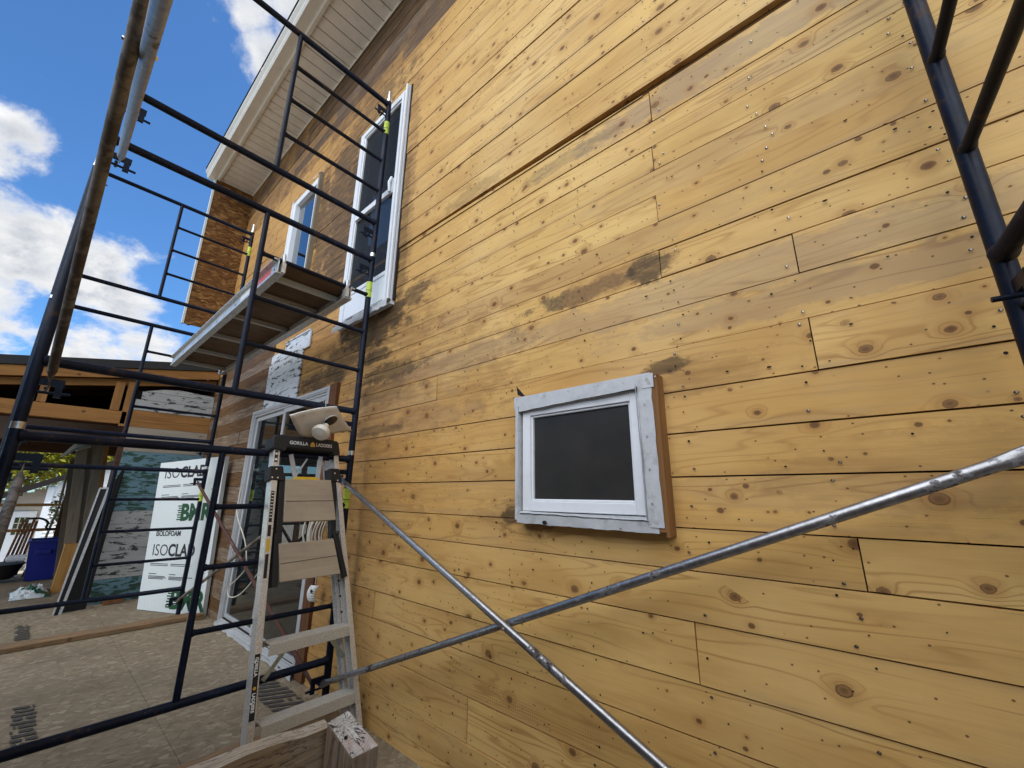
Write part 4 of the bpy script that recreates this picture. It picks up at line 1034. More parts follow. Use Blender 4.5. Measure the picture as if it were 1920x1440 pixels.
# ------------------------------------------------------------------ things near the sliding door
def cable(bb, pts, r=.004, n=6, mi=0):
    P_ = [V(p) for p in pts]; out = []
    for i in range(len(P_) - 1):
        p0 = P_[max(0, i - 1)]; p1 = P_[i]; p2 = P_[i + 1]; p3 = P_[min(len(P_) - 1, i + 2)]
        for k in range(n):
            t = k / n; t2 = t * t; t3 = t2 * t
            out.append(.5 * ((2 * p1) + (-p0 + p2) * t + (2 * p0 - 5 * p1 + 4 * p2 - p3) * t2 + (-p0 + 3 * p1 - 3 * p2 + p3) * t3))
    out.append(P_[-1]); bb.tube(out, r, 8, mi)
m = MB(); cable(m, [(-4.97, -.10, 1.35), (-4.917, -.12, 1.099), (-4.559, -.12, .857), (-4.43, -.12, .70), (-4.43, -.12, .62), (-4.60, -.12, .52), (-4.762, -.13, .425), (-4.672, -.13, .363), (-4.439, -.12, .422), (-4.139, -.12, .603), (-3.95, -.11, .80), (-3.9, -.09, 1.05)], .0055)
tag(m.build('cable_loop', MT['cable']), 'looped ivory cable hanging in front of the sliding door glass', 'cable')
m = MB()
for k in range(9):
    xx = -3.31 + k * .034
    cable(m, [(-3.16 + RND.uniform(-.03, .03), -.02, 1.33), (xx + RND.uniform(-.02, .03), -.07, 1.18), (xx + RND.uniform(-.03, .03), -.10 - RND.uniform(0, .03), 1.02), (xx + RND.uniform(-.05, .05), -.10, .88), (xx + RND.uniform(-.06, .06), -.08, .80)], .0065, 5)
cable(m, [(-3.12, -.02, 1.34), (-3.05, -.06, 1.50), (-2.98, -.09, 1.42), (-3.02, -.07, 1.30)], .0065, 6); cable(m, [(-3.10, -.02, 1.34), (-3.03, -.07, 1.54), (-2.96, -.1, 1.44), (-3.0, -.07, 1.28)], .0065, 6)
tag(m.build('cable_bundle', MT['cable']), 'bundle of loose ivory cables hanging by the wall behind the ladder', 'cables')
m = MB()
for k in range(9):
    a0 = -1.0 + k * .25; 
    if k < 8:
        a1 = a0 + .25
        for (ra, rb) in ((.075, .075),):
            f_ = lambda a: V((-3.16, -.03 - .05 * math.cos(a), .60 + .06 * math.sin(a)))
            p, q = f_(a0), f_(a1); e = V((.032, .014, 0))
            m.faces([p - e, q - e, q + e, p + e], [(0, 1, 2, 3)], 0, True)
m.disc((-3.155, -.086, .62), (.3, -1, 0), .011, 10, 1); m.tube([(-3.16, -.06, .66), (-3.15, -.06, .80)], .003, 6)
hg = m.build('wire_tag', [MT['paper'], MT['inkgrey']]); hg.modifiers.new('thick', 'SOLIDIFY').thickness = .004
tag(hg, 'curled white cable tag hanging below the tread boards by the brown door trim', 'tag')

# insulation board with print, leaning beside the door
BL, BR = V((-6.575, -.470, .004)), V((-5.706, -.055, .004)); TL, TR = V((-6.66, -.545, 1.63)), V((-5.76, -.085, 1.70))
fb = thing('insulation_board', 'white foam insulation board printed in green and black leaning by the door', 'foam board', tuple((BL + BR) / 2))
ex = (BR - BL).normalized(); ez = ((TL - BL) + (TR - BR)).normalized(); ez = (ez - ex * ez.dot(ex)).normalized(); ey = ex.cross(ez).normalized()
TL = BL + ez * (TL - BL).dot(ez) + ex * (TL - BL).dot(ex); TR = BR + ez * (TR - BR).dot(ez) + ex * (TR - BR).dot(ex)
if ey.dot(V((1, -1, 0))) < 0: ey = -ey
m = MB(); m.prism([BL, BR, TR, TL], -ey * .05, 0); m.build('panel', MT['foam'], fb, .002)
Wb = (BR - BL).length; Hb = 1.66
def fp(u, v, w_=.0015): return BL + (BR - BL) * u + ((TL - BL) * (1 - u) + (TR - BR) * u) * v + ey * w_
def ftext(body, u, v, size, mat, bold=0.0, sx=1.0):
    e1 = (fp(u + .2, v) - fp(u, v)).normalized(); e2 = (fp(u, v + .1) - fp(u, v)).normalized()
    o = lettering(body, size, frame_mtx(fp(u, v), e1, e2, ey), mat, fb, 'lettering', bold, .0004, sx=sx)
    return u + max((q.co - fp(u, v)).dot(e1) for q in o.data.vertices) / Wb
for v0 in (.350, .880):
    u1 = ftext('ISO', .095, v0, .180, MT['ink'], -.0012, .90)
    ftext('CLAD', u1 + .006, v0, .180, MT['ink'], .0056, .86)
    m = MB()
    for (ua, ub, va) in ((.10, .38, -.055), (.10, .38, -.065), (.42, .72, -.055), (.42, .72, -.065), (.10, .22, -.12), (.10, .36, -.135), (.10, .38, -.143), (.10, .34, -.151), (.42, .52, -.12), (.42, .78, -.135), (.42, .70, -.143), (.42, .62, -.151), (.86, .95, -.10)):
        m.face([fp(ua, v0 + va), fp(ub, v0 + va), fp(ub, v0 + va + .0045), fp(ua, v0 + va + .0045)])
    m.build('fine_print', MT['ink'], fb)
ftext('ISOLOFOAM', .115, .480, .080, MT['ink'], .0022, .86)
for v0, u0, sz in ((.585, .395, .25), (.030, .44, .275)):
    ftext('BMR', u0 + .055, v0, sz, MT['green'], .0115, .92)
    hh = sz * .70 / Hb
    m = MB()
    for k in range(7): m.face([fp(u0 + .012 * (k % 2), v0 + hh / 7 * k), fp(u0 + .078, v0 + hh / 7 * k), fp(u0 + .078, v0 + hh / 7 * (k + .55)), fp(u0 + .012 * (k % 2), v0 + hh / 7 * (k + .55))])
    m.build('emblem', MT['green'], fb)

# loose lumber on the deck
m = MB(); m.obox((-5.70, -1.75, .022), (.09, 0.03, 0), (-.035, 1.66, 0), (0, 0, .019))
tag(m.build('lumber_strip', MT['lumber'], None, .003), 'long loose lumber strip lying flat across the deck', 'lumber')
m = MB(); m.obox((-2.54, -1.0, .041), (.10, 0, 0), (-.03, .97, 0), (0, 0, .036))
tag(m.build('lumber_plank', MT['lumber'], None, .004), 'brown plank lying across the deck under the ladder feet', 'lumber')
# deck edge beam and cut post
m = MB()
n_ = 22
for k in range(n_):
    ya, yc = -.462 - k * .11, -.462 - (k + 1) * .11
    def bp(y, kk):
        j = .010 * mnoise.noise(V((0, y * 7, 3))) + (.016 if kk < 2 else 0) * -1
        x0 = -2.03 + .0 * y; zt_ = .330 + j; 
        return [V((x0 - .025, y, zt_)), V((x0 + .045 + .006 * mnoise.noise(V((9, y * 6, 1))), y, zt_ - .006)), V((x0 + .050, y, zt_ - .25)), V((x0 - .028, y, zt_ - .25))]
    A_, B_ = bp(ya, k), bp(yc, k + 1)
    m.faces(A_ + B_, [(1, 5, 6, 2), (2, 6, 7, 3), (3, 7, 4, 0)], 0, False); m.faces(A_ + B_, [(0, 4, 5, 1)], 1, False)
    if k == 0: m.faces(A_, [(0, 1, 2, 3)], 0)
tag(m.build('edge_beam', [MT['oldbeam'], MT['beamtop']]), 'rough weathered beam along the deck edge in the bottom foreground', 'beam')
pt = thing('cut_post', 'weathered square post with a cracked grey cut top in the bottom foreground', 'post', (-1.85, -.48, -.5))
q = [V((-1.950, -.503, .348)), V((-1.952, -.405, .360)), V((-1.775, -.352, .268)), V((-1.795, -.462, .256))]
m = MB(); lo = [V((p.x, p.y, -.5)) for p in q]
m.faces(q + lo, [(0, 3, 7, 4), (3, 2, 6, 7), (2, 1, 5, 6), (1, 0, 4, 5)], 0); m.faces(q, [(0, 1, 2, 3)], 1)
pm = m.build('shaft', [MT['oldpost'], MT['grain']], pt)
bm = bmesh.new(); bm.from_mesh(pm.data); bmesh.ops.remove_doubles(bm, verts=bm.verts, dist=1e-5); bmesh.ops.recalc_face_normals(bm, faces=bm.faces); bm.to_mesh(pm.data); bm.free()
bv = pm.modifiers.new('bevel', 'BEVEL'); bv.width = .007; bv.segments = 2
m = MB(); m.tube([(-1.86, -.46, .300), (-1.86, -.46, .309)], .006, 8); m.build('nail', MT['hole'], pt)

# ------------------------------------------------------------------ porch extension at the left
pe = thing('porch_extension', 'low lean-to porch with a black roof edge, bare framing and peeling painted boards', 'porch', (XW, -1.5, 0))
zr = lambda y: 3.135 + .185 * y
def sl(y0_, y1_, dz0, dz1, x0_, x1_, bb, mi=0):
    bb.prism([(x0_, y0_, zr(y0_) + dz0), (x0_, y1_, zr(y1_) + dz0), (x0_, y1_, zr(y1_) + dz1), (x0_, y0_, zr(y0_) + dz1)], (x1_ - x0_, 0, 0), mi)
m = MB(); sl(-4.3, -.005, -.105, 0, -11.0, -7.13, m); m.build('roof', MT['membrane'], pe)
m = MB(); sl(-4.25, -.01, -.235, -.112, -7.19, -7.15, m); m.build('rake_board', MT['framing'], pe, .002)
m = MB(); sl(-4.25, -.01, -.325, -.237, -7.29, -7.24, m); m.build('rake_board', MT['framing'], pe, .002)
m = MB(); m.box((-7.30, -4.2, 2.125), (-7.20, -.905, 2.285)); m.build('beam', MT['framing'], pe, .003)
for yy, w_, zz in ((-1.03, .085, 2.70), (-.925, .06, 2.66), (-1.66, .075, 2.56), (-2.6, .075, 2.4)):
    m = MB(); m.box((-7.27, yy - w_ / 2, 2.29 if yy < -.95 else 2.10), (-7.20, yy + w_ / 2, zr(yy) - .28)); m.build('stud', MT['framingv'], pe, .002)
for k in range(6):
    xx = -7.75 - k * .55
    m = MB(); sl(-4.2, -.03, -.30, -.106, xx - .02, xx + .02, m); m.build('rafter', MT['darkwood'], pe)
m = MB()
for k in range(14):
    m.box((-10.9, -4.15 + k * .30, 2.10), (-7.301, -4.15 + k * .30 + .298, 2.122 + .003 * (k % 2)))
m.build('ceiling', MT['darkwood'], pe)
m = MB(); m.box((-11.0, .0, -.3), (-7.251, .02, 3.02)); m.build('back_wall', MT['darkwood'], pe)
m = MB(); m.prism([(-10.95, -4.2, 2.05), (-10.95, 0, 2.05), (-10.95, 0, zr(0) - .11), (-10.95, -4.2, zr(-4.2) - .11)], (.03, 0, 0)); m.build('gable_panel', MT['darkwood'], pe)
m = MB(); m.box((-10.85, -4.2, 1.93), (-10.75, -.5, 2.10)); m.build('beam', MT['darkwood'], pe)
for yy in (-4.1, -2.9):
    m = MB(); m.box((-10.85, yy - .05, -.02), (-10.75, yy + .05, 1.93)); m.build('post', MT['framingv'], pe)
m = MB(); m.box((-7.29, -4.15, -.02), (-7.21, -4.06, 2.12)); m.build('post', MT['framingv'], pe)
# painted board end wall
def boards(z0, z1, n, mat, nm, ya=-.85, yb_=-.004, shrink=0.0):
    mm = MB(); h = (z1 - z0) / n
    for k in range(n):
        mm.prism([(-7.235, ya, z0 + k * h + .002), (-7.235, yb_, z0 + k * h + .002), (-7.235, yb_, z0 + (k + 1) * h - .002), (-7.235, ya, z0 + (k + 1) * h - .002)], (.022 + RND.uniform(-.003, .003), 0, 0))
    return mm.build(nm, mat, pe)
boards(.0, .27, 2, MT['blue_wall'], 'painted_boards')
boards(.27, 1.055, 5, MT['white_wall'], 'painted_boards')
boards(1.055, 1.79, 4, MT['blue_wall'], 'painted_boards')
boards(1.79, 2.105, 2, MT['cream_wall'], 'painted_boards')
boards(2.105, 2.325, 2, MT['framing'], 'bare_boards')
boards(2.325, 2.47, 1, MT['white_wall'], 'painted_boards', -.85)
boards(2.47, 2.585, 1, MT['white_wall'], 'painted_boards', -.80)
m = MB(); m.prism([(-7.23, -.78, 2.587), (-7.23, -.004, 2.587), (-7.23, -.004, 2.64), (-7.23, -.42, 2.665), (-7.23, -.60, 2.64)], (.018, 0, 0)); m.build('painted_boards', MT['white_wall'], pe)
m = MB(); m.box((-7.30, -.90, 0), (-7.24, -.852, 2.10)); m.build('corner_post', MT['darkwood'], pe)
m = MB(); m.box((-7.36, -.84, 0), (-7.30, 0.0, 2.6)); m.box((-10.7, -.62, 0), (-7.37, -.56, 2.1)); m.build('inner_wall', MT['gap'], pe)

# leaning old boards in the porch
for k, (ya, yb_, xx, h, w_, mt_) in enumerate([(-1.03, -1.205, -7.75, 1.93, .055, 'greybrown'), (-.965, -1.13, -7.85, 1.99, .062, 'greybrown'), (-.90, -1.045, -7.72, 1.96, .055, 'greybrown'), (-.86, -.985, -7.60, 1.93, .022, 'framingv'), (-1.075, -1.22, -8.0, 1.70, .05, 'bark')]):
    q_ = 9.05 / 7.75; xx *= q_; ya = -1.536 + (ya + 1.536) * q_; yb_ = -1.536 + (yb_ + 1.536) * q_; h = min(2.06, 1.288 + (h - 1.288) * q_); w_ *= 1.12
    m = MB(); m.bar((xx + .15, ya, .0), (xx, yb_, h), .02, w_ * 2, (0, 1, 0))
    lab = ['grey board leaning at the back of the porch stack, left of the middle board', 'tall grey board leaning in the middle of the porch stack', 'grey board leaning in the porch stack beside the thin orange strip',
           'thin orange wood strip leaning against the grey boards', 'short dark board leaning at the left of the porch stack'][k]
    tag(m.build('old_board', MT[mt_], None, .002), lab, 'board', 'boards leaning in the porch')
m = MB(); m.tube([(-8.9, -1.14, 2.0), (-8.88, -1.23, 1.90), (-8.86, -1.33, 1.77)], [.06, .04, .012], 8); m.tube([(-8.95, -1.07, 1.96), (-8.9, -1.20, 1.88)], [.035, .022], 8)
tag(m.build('torn_plastic', MT['bag']), 'torn white plastic sheet hanging at the top of the leaning boards', 'plastic sheet')
# narrow aluminium frame leaning at the corner
af = thing('screen_frame', 'narrow pale aluminium frame with a black infill leaning at the porch corner', 'frame', (-6.9, -1.08, 0))
a0, a1, b0, b1 = V((-6.895, -1.108, .0)), V((-7.06, -.985, 1.325)), V((-6.905, -1.058, .0)), V((-7.06, -.91, 1.325))
m = MB(); m.bar(a0, a1, .014, .022, (1, 0, 0)); m.build('side_rail', MT['alulight'], af); m = MB(); m.bar(b0, b1, .024, .03, (1, 0, 0)); m.build('side_rail', MT['alulight'], af)
m = MB(); m.bar(a1, b1, .02, .02, (1, 0, 0)); m.build('top_rail', MT['alulight'], af)
m = MB(); m.prism([a0, b0, b1, a1], (-.006, .003, 0)); m.build('infill', MT['black'], af)
m = MB(); m.prism([(-6.98, -1.045, 0), (-7.02, -.86, 0), (-7.20, -.80, 1.62), (-7.14, -.895, 1.30)], (-.015, .01, 0))  # sheet put in where the porch corner is black
tag(m.build('dark_filler_sheet', MT['black']), 'added black sheet filling the dark zone of the porch corner beside the blue and white boards', 'sheet')
m = MB(); m.prism([(-8.4, -1.095, .0), (-8.4, -.975, .0), (-8.4, -.951, .60), (-8.4, -1.076, .60)], (-.14, 0, 0))
tag(m.build('lumber_block', MT['cedar'], None, .004), 'upright brown lumber block standing next to the blue bin', 'lumber')
m = MB(); m.obox((-7.10, -.62, .04), (.02, .0, 0), (0, .09, 0.012), (0, -.004, .032))
tag(m.build('wood_offcut', MT['cedardark'], None, .003), 'red brown wood offcut lying at the foot of the blue boards', 'wood offcut')
m = MB(); m.obox((-5.63, -.13, .03), (.03, 0, 0), (0, .07, 0), (0, 0, .028))
tag(m.build('wood_offcut', MT['lumber'], None, .003), 'pale wood offcut on the deck by the foot of the foam board', 'wood offcut')
# bin
bn = thing('recycling_bin', 'blue plastic recycling bin standing on the porch floor', 'bin', (-9.8, -1.2, 0))
m = MB(); bo = [(-9.68, -1.33, .01), (-9.68, -1.06, .01), (-10.05, -1.03, .01), (-10.05, -1.33, .01)]; tp = [(-9.62, -1.38, .55), (-9.62, -1.00, .55), (-10.1, -.98, .55), (-10.1, -1.38, .55)]
m.faces([V(p) for p in bo + tp], [(0, 1, 5, 4), (1, 2, 6, 5), (2, 3, 7, 6), (3, 0, 4, 7), (3, 2, 1, 0)]); bx = m.build('body', MT['bluebin'], bn); bx.modifiers.new('thick', 'SOLIDIFY').thickness = .008
m = MB()
for p, q in zip(tp, tp[1:] + tp[:1]): m.bar(V(p) + V((0, 0, .01)), V(q) + V((0, 0, .01)), .03, .03)
m.build('rim', MT['bluebin'], bn, .004)
m = MB(); m.box((-9.60, -1.30, .38), (-9.625, -1.14, .44)); m.build('handle', MT['bluebin'], bn, .004)
# crumpled bag
m = MB(); nu, nv = 26, 14; pts = []
for i in range(nu + 1):
    for j in range(nv + 1):
        a = i / nu; t = j / nv; x = -8.75 + .62 * t; y = -1.44 + .34 * a
        h = .13 * math.sin(math.pi * a) ** .7 * math.sin(math.pi * t) ** .7
        n3 = mnoise.noise(V((x * 14, y * 14, 1))) * .6 + mnoise.noise(V((x * 31, y * 31, 5))) * .4
        pts.append((x, y + .02 * mnoise.noise(V((x * 9, y * 9, 2))), .006 + max(0, h * (.75 + .9 * n3))))
m.faces(pts, [(i * (nv + 1) + j, (i + 1) * (nv + 1) + j, (i + 1) * (nv + 1) + j + 1, i * (nv + 1) + j + 1) for i in range(nu) for j in range(nv)], 0, False)
for k_ in range(len(m.f)):
    c_ = m.v[m.f[k_][0]]; m.mi[k_] = 1 if mnoise.noise(V((c_[0] * 6 + 3, c_[1] * 6, 4))) > .12 else 0
tag(m.build('plastic_bag', [MT['bag'], MT['baggreen']]), 'crumpled white and green plastic bag lying on the porch floor', 'bag')
# clutter
m = MB(); m.tube([(-10.0, -1.56, .30), (-10.0, -1.38, .30)], .055, 14); m.tube([(-10.0, -1.57, .30), (-10.0, -1.56, .30)], .03, 12)
tag(m.build('paper_roll', MT['paper']), 'white roll lying on the black tub at the left edge', 'roll')
tb = MB(); tb.tube([(-9.85, -1.62, .05), (-9.85, -1.62, .10), (-9.85, -1.62, .24)], [.16, .2, .25], 18); tb.tube([(-9.85, -1.62, .24), (-9.85, -1.62, .26)], .26, 18)
tag(tb.build('plastic_tub', MT['black']), 'black plastic tub on the porch floor left of the blue bin', 'tub')
for k in range(5):
    m = MB(); m.bar((-10.25 - .03 * k, -1.60 + k * .045, .02), (-10.5, -1.50 + k * .036, .84 - .03 * (k % 3)), .03, .035, (1, 0, 0))
    tag(m.build('scrap_board', MT['cedardark']), 'reddish brown scrap board in the bundle leaning on the porch railing', 'scrap board', 'scrap boards leaning on the railing')
m = MB(); cable(m, [(-10.3, -1.455, .86), (-10.3, -1.33, .86), (-10.3, -1.24, .80), (-10.3, -1.235, .70), (-10.3, -1.13, .69)], .016, 6)
tag(m.build('cart_handle', MT['black']), 'bent black cart handle in front of the neighbour house door', 'handle')
m = MB(); m.tube([(-10.2, -1.36, -.02), (-10.3, -1.215, .55), (-10.35, -1.165, 1.05), (-10.4, -1.175, 1.66)], .016, 8)
tag(m.build('garden_pole', MT['greybrown']), 'long thin wooden pole leaning beside the porch opening', 'pole')
rl_ = thing('porch_railing', 'brown wooden porch railing with two rails in front of the neighbour house', 'railing', (-10.72, -2.2, 0))
for z in (1.06, .66):
    m = MB(); m.box((-10.74, -4.1, z - .02), (-10.70, -1.10, z + .025)); m.build('rail', MT['cedar'], rl_, .002)
m = MB(); m.box((-10.74, -1.12, -.02), (-10.68, -1.05, 1.3)); m.build('post', MT['darkwood'], rl_)

# ------------------------------------------------------------------ neighbour house and greenery
K = 24 / 16.0
def nb_(y, z, x=-24.0): return V((x, -1.536 + (y + 1.536) * K, 1.288 + (z - 1.288) * K))
nh = thing('neighbour_house', 'small neighbour house with pale clapboard siding, white door and black roof edge', 'house', (-24, -2, -1.5))
yR = 2.5
r0, r1 = nb_(-2.9, .62), nb_(-.92, 1.60)
zroof = lambda y: r0.z + (r1.z - r0.z) * (y - r0.y) / (r1.y - r0.y)
def clap(bb, xx, ya, yb_):
    z = -1.5
    while z < 4.2:
        z1 = z + .13; yl = ya
        if zroof(ya) < z1: yl = r0.y + (z1 - r0.z) * (r1.y - r0.y) / (r1.z - r0.z)
        if yl < yb_ - .05: bb.prism([(xx, yl, z), (xx, yb_, z), (xx - .035, yb_, z1), (xx - .035, yl, z1)], (-.05, 0, 0))
        z = z1
m = MB(); yL = -4.5; yC = nb_(-1.23, 0).y; z = -1.5
clap(m, -24.0, yL, yC)
m.build('wall', MT['siding'], nh)
m = MB(); clap(m, -23.55, yC, yR); m.box((-24.2, yC, -1.5), (-23.57, yC + .05, 1.4)); m.build('wall', MT['siding_lit'], nh)
m = MB(); m.box((-23.57, yC - .02, -1.5), (-23.50, yC + .16, 1.42)); m.build('corner_board', MT['vinyl'], nh)
m = MB(); r2 = r1 + (r1 - r0) * 1.0
m.prism([(-30, r0.y, r0.z), (-30, r2.y, r2.z), (-30, r2.y, r2.z + .22), (-30, r0.y, r0.z + .22)], (6.75, 0, 0)); m.build('roof', MT['hole'], nh)
d0, d1 = nb_(-1.74, .2), nb_(-1.30, .80)
m = MB(); m.box((-24.0, d0.y, -1.45), (-23.93, d1.y, d1.z)); dr = m.build('door', MT['vinyl'], nh)
p0, p1 = nb_(-1.635, .26), nb_(-1.40, .66)
m = MB(); m.box((-23.94, p0.y, p0.z), (-23.925, p1.y, p1.z)); m.build('pane', simple('door_lite', (.035, .05, .02), .15), dr)
m = MB()
for k in range(1, 3):
    yy = p0.y + (p1.y - p0.y) * k / 3; zz = p0.z + (p1.z - p0.z) * k / 3
    m.box((-23.928, yy - .012, p0.z), (-23.915, yy + .012, p1.z)); m.box((-23.929, p0.y, zz - .012), (-23.914, p1.y, zz + .012))
m.build('muntin', MT['siding'], dr)
# neighbour walls must not stand above the roof slope
def foliage(bb, c, rx, ry, rz, n, ls, seed, mi=0):
    R = random.Random(seed)
    cl = [(V((R.uniform(-1, 1), R.uniform(-1, 1), R.uniform(-1, 1))), R.uniform(.22, .42)) for _ in range(26)]
    cl = [(p / max(1, p.length), s) for p, s in cl]
    for _ in range(n):
        p, s = R.choice(cl)
        q = V((R.gauss(0, 1), R.gauss(0, 1), R.gauss(0, 1))) * (s * .55); q = p * .8 + q
        q = V((q.x * rx, q.y * ry, q.z * rz)) + V(c)
        a = V((R.gauss(0, 1), R.gauss(0, 1), R.gauss(0, .6))).normalized(); b2 = a.cross(V((R.gauss(0, 1), R.gauss(0, 1), R.gauss(0, 1)))).normalized(); k = ls * R.uniform(.6, 1.3)
        bb.face([q - a * k, q + b2 * k * .45, q + a * k, q - b2 * k * .45], mi)
def tree(label, base, h, crown, n, ls, seed, mat='leafy', cat='tree', group=None):
    t = thing('tree', label, cat, base, group); R = random.Random(seed); B_ = V(base)
    m = MB(); m.tube([B_, B_ + V((.1, .05, h * .3)), B_ + V((.05, .15, h * .65)), B_ + V((.1, .1, h * .9))], [.16, .12, .07, .02], 10)
    for k in range(9):
        z = h * R.uniform(.25, .7); an = R.uniform(0, 6.28); s_ = B_ + V((.08, .08, z)); e = s_ + V((math.cos(an) * crown[0] * .7, math.sin(an) * crown[1] * .7, R.uniform(.4, 1.2)))
        m.tube([s_, (s_ + e) / 2 + V((0, 0, .15)), e], [.05, .03, .012], 7)
    m.build('trunk', MT['bark'], t)
    m = MB(); foliage(m, B_ + V((0, 0, h * .66)), crown[0], crown[1], crown[2], n, ls, seed); m.build('crown', MT[mat], t)
    return t
tree('bright yellow green leafy tree behind the neighbour house', (-34, -1.8, -1.6), 7.0, (2.8, 4.0, 2.8), 22000, .13, 3)
tree('bare branched pale green tree at the right of the porch opening', (-38, 1.6, -1.6), 7.5, (2.4, 2.2, 2.6), 3500, .10, 5, 'leafdark')
sh = thing('shrub', 'small leafy shrub growing beside the porch opening', 'shrub', (-12.2, -1.0, -.62))
m = MB(); m.tube([(-12.2, -1.0, -.62), (-12.2, -1.02, .3), (-12.2, -1.08, 1.25)], [.02, .014, .005], 7); m.build('stem', MT['bark'], sh)
m = MB(); foliage(m, V((-12.2, -1.08, 1.0)), .22, .15, .38, 420, .035, 8); m.build('foliage', MT['leafdark'], sh)
shd = thing('light_blocker_shed', 'added dark brown shed, unseen behind the camera, blocking low light from the wall', 'shed', (.6, -3.5, -.5))  # unseen shed added to darken the lower wall
m = MB()
for k in range(46):
    x = -3.3 + k * .18; m.box((x, -2.52, -.5), (x + .174, -2.50, 2.25)); m.box((x, -4.50, -.5), (x + .174, -4.48, 2.25))
for k in range(11):
    y = -4.48 + k * .18; m.box((-3.3, y, -.5), (-3.28, y + .174, 2.25)); m.box((4.96, y, -.5), (4.98, y + .174, 2.25))
m.build('wall', MT['darkwood'], shd)
m = MB(); m.prism([(-3.45, -2.40, 2.25), (-3.45, -3.5, 2.62), (-3.45, -4.62, 2.25), (-3.45, -4.62, 2.20), (-3.45, -2.40, 2.20)], (8.6, 0, 0)); m.build('roof', MT['membrane'], shd)
m = MB(); m.box((1.0, -2.50, -.45), (1.85, -2.475, 1.5)); m.build('door', MT['cedardark'], shd)
# trees across the yard (they show in the glass)
tree('tall green tree across the yard mirrored in the patio door', (-9.5, -17, -.55), 7.0, (3.2, 3.0, 2.6), 5000, .2, 11, 'leafdark')
tree('bushy green tree across the yard mirrored in the patio door glass', (-14.5, -16, -.55), 6.0, (3.2, 3.0, 2.4), 5000, .2, 12, 'leafy')

# ------------------------------------------------------------------ camera
cam = bpy.data.cameras.new('camera'); co = bpy.data.objects.new('camera', cam); COL.objects.link(co)
yaw, pit, rol = math.radians(41.45690), math.radians(15.06184), math.radians(.44099)
F = V((-math.sin(yaw) * math.cos(pit), math.cos(yaw) * math.cos(pit), math.sin(pit))); R0 = V((math.cos(yaw), math.sin(yaw), 0)); U0 = R0.cross(F)
R_ = R0 * math.cos(rol) + U0 * math.sin(rol); U_ = U0 * math.cos(rol) - R0 * math.sin(rol)
mt = Matrix((R_, U_, -F)).transposed().to_4x4(); mt.translation = V((0, -1.53638, 1.28831)); co.matrix_world = mt
cam.sensor_width = 36; cam.sensor_fit = 'HORIZONTAL'; cam.lens = 770.1936 / 1920 * 36; cam.clip_start = .02; cam.clip_end = 1000
scene.camera = co

# ------------------------------------------------------------------ light: sun behind the house, Nishita sky and clouds
SUN_EL, SUN_AZ = math.radians(52), math.radians(18)   # azimuth measured from +Y towards +X
sd = V((math.sin(SUN_AZ) * math.cos(SUN_EL), math.cos(SUN_AZ) * math.cos(SUN_EL), math.sin(SUN_EL)))
sl_ = bpy.data.lights.new('sun', 'SUN'); sl_.energy = 4.2; sl_.angle = math.radians(.5); sl_.color = (1, .95, .87)
so_ = bpy.data.objects.new('sun', sl_); COL.objects.link(so_); so_.rotation_euler = sd.to_track_quat('Z', 'Y').to_euler()

wd = bpy.data.worlds.new('World'); scene.world = wd; wd.use_nodes = True
class W(M):
    def __init__(s): s.t = wd.node_tree; s.t.nodes.clear()
w = W(); wo = w.n('ShaderNodeOutputWorld', None, None)
sky = w.n('ShaderNodeTexSky', None, None, sky_type='NISHITA'); sky.sun_disc = False; sky.sun_elevation = SUN_EL; sky.sun_rotation = SUN_AZ
sky.air_density = 1.0; sky.dust_density = .3; sky.ozone_density = 3.0
D = w.n('ShaderNodeTexCoord', None, 'Generated'); dx, dy, dz = sep(w, D)[0:3]
up = w.math('ADD', w.math('MAXIMUM', dz, 0.0), .22)
q = comb(w, w.math('DIVIDE', dx, up), w.math('DIVIDE', dy, up), 0.0)
n1 = w.noise(q, 4.2, 9, .62, Distortion=.35); n2 = w.noise(D, 14.0, 7, .62); n3 = w.noise(w.vmath('ADD', q, (.03, -.05, 0)), 4.2, 9, .62, Distortion=.35)
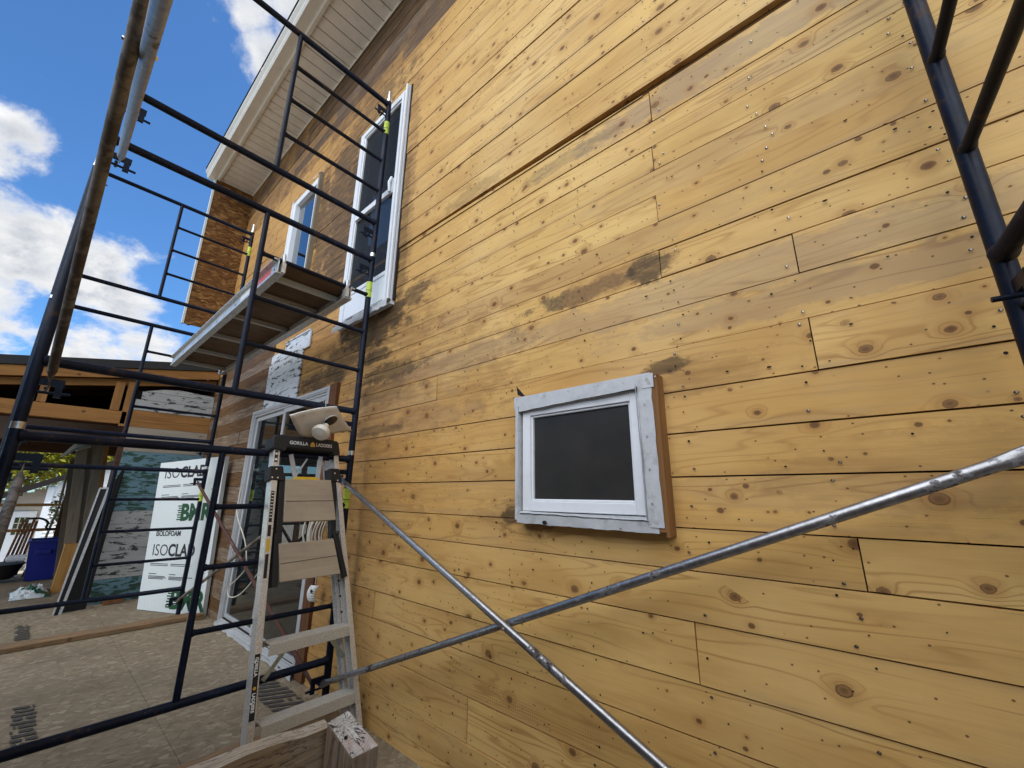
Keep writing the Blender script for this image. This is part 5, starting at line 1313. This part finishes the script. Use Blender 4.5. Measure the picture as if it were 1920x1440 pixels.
BLOBS = [((-.932, -.085, .352), .100, 1.0), ((-.936, -.01, .350), .080, .95), ((-.947, .045, .315), .065, .8), ((-.866, -.118, .487), .060, .9), ((-.955, -.09, .285), .07, .75), ((-.972, .007, .226), .075, .75), ((-.963, .092, .25), .07, .7), ((-.972, -.09, .215), .08, .7),
         ((-.675, .135, .73), .060, .85), ((-.645, .085, .765), .055, .6), ((-.60, .17, .78), .09, .8), ((-.73, .165, .66), .05, .6), ((-.669, .03, .742), .05, .35), ((.25, -.62, .75), .75, 1.1), ((.7, -.3, .7), .6, .9), ((-.15, -.9, .45), .4, .7)]  # last three: unseen clouds added behind the camera to light the wall
acc = None
for d_, r_, a_ in BLOBS:
    d_ = V(d_).normalized()
    di = w.n('ShaderNodeVectorMath', {0: w.vmath('SUBTRACT', D, tuple(d_))}, 'Value', operation='LENGTH')
    k = w.ss(di, r_ * 1.45, r_ * .25, 0, a_); acc = k if acc is None else w.math('MAXIMUM', acc, k)
f = w.math('ADD', w.math('MULTIPLY', n1, .75), w.math('MULTIPLY', n2, .45))
cov = w.math('ADD', w.math('MULTIPLY', acc, .42), w.math('SUBTRACT', f, .60))
mask = w.ss(cov, .13, .34)
dens = w.ss(cov, .18, .50)
lit = w.lin(w.math('SUBTRACT', n1, n3), -.10, .10, 0.0, 1.0)
cl = w.mix(w.math('MULTIPLY', dens, w.lin(lit, 0, 1, 1.0, .15)), (1.0, 1.0, 1.0, 1), (.42, .48, .58, 1))
rear_gain = w.lin(dy, -.12, -.6, .84, 4.3)            # added rear clouds, out of view, made brighter to light the wall
clb = w.mix(1.0, cl, comb(w, rear_gain, rear_gain, rear_gain), 'MULTIPLY')
CLOUD = 1.0
skyc = w.mix(1.0, sky.outputs[0], (.66, 1.06, 1.40, 1), 'MULTIPLY')
bgs = w.n('ShaderNodeBackground', {0: skyc, 1: .13}); bgc = w.n('ShaderNodeBackground', {0: clb, 1: CLOUD})
mx = w.n('ShaderNodeMixShader', {0: mask, 1: bgs, 2: bgc}); w.t.links.new(mx, wo.inputs[0])

scene.view_settings.view_transform = 'Standard'; scene.view_settings.look = 'None'; scene.view_settings.gamma = 1.0
scene.view_settings.exposure = 0.20; scene.view_settings.use_curve_mapping = False
scene.cycles.max_bounces = 8; scene.cycles.transparent_max_bounces = 12
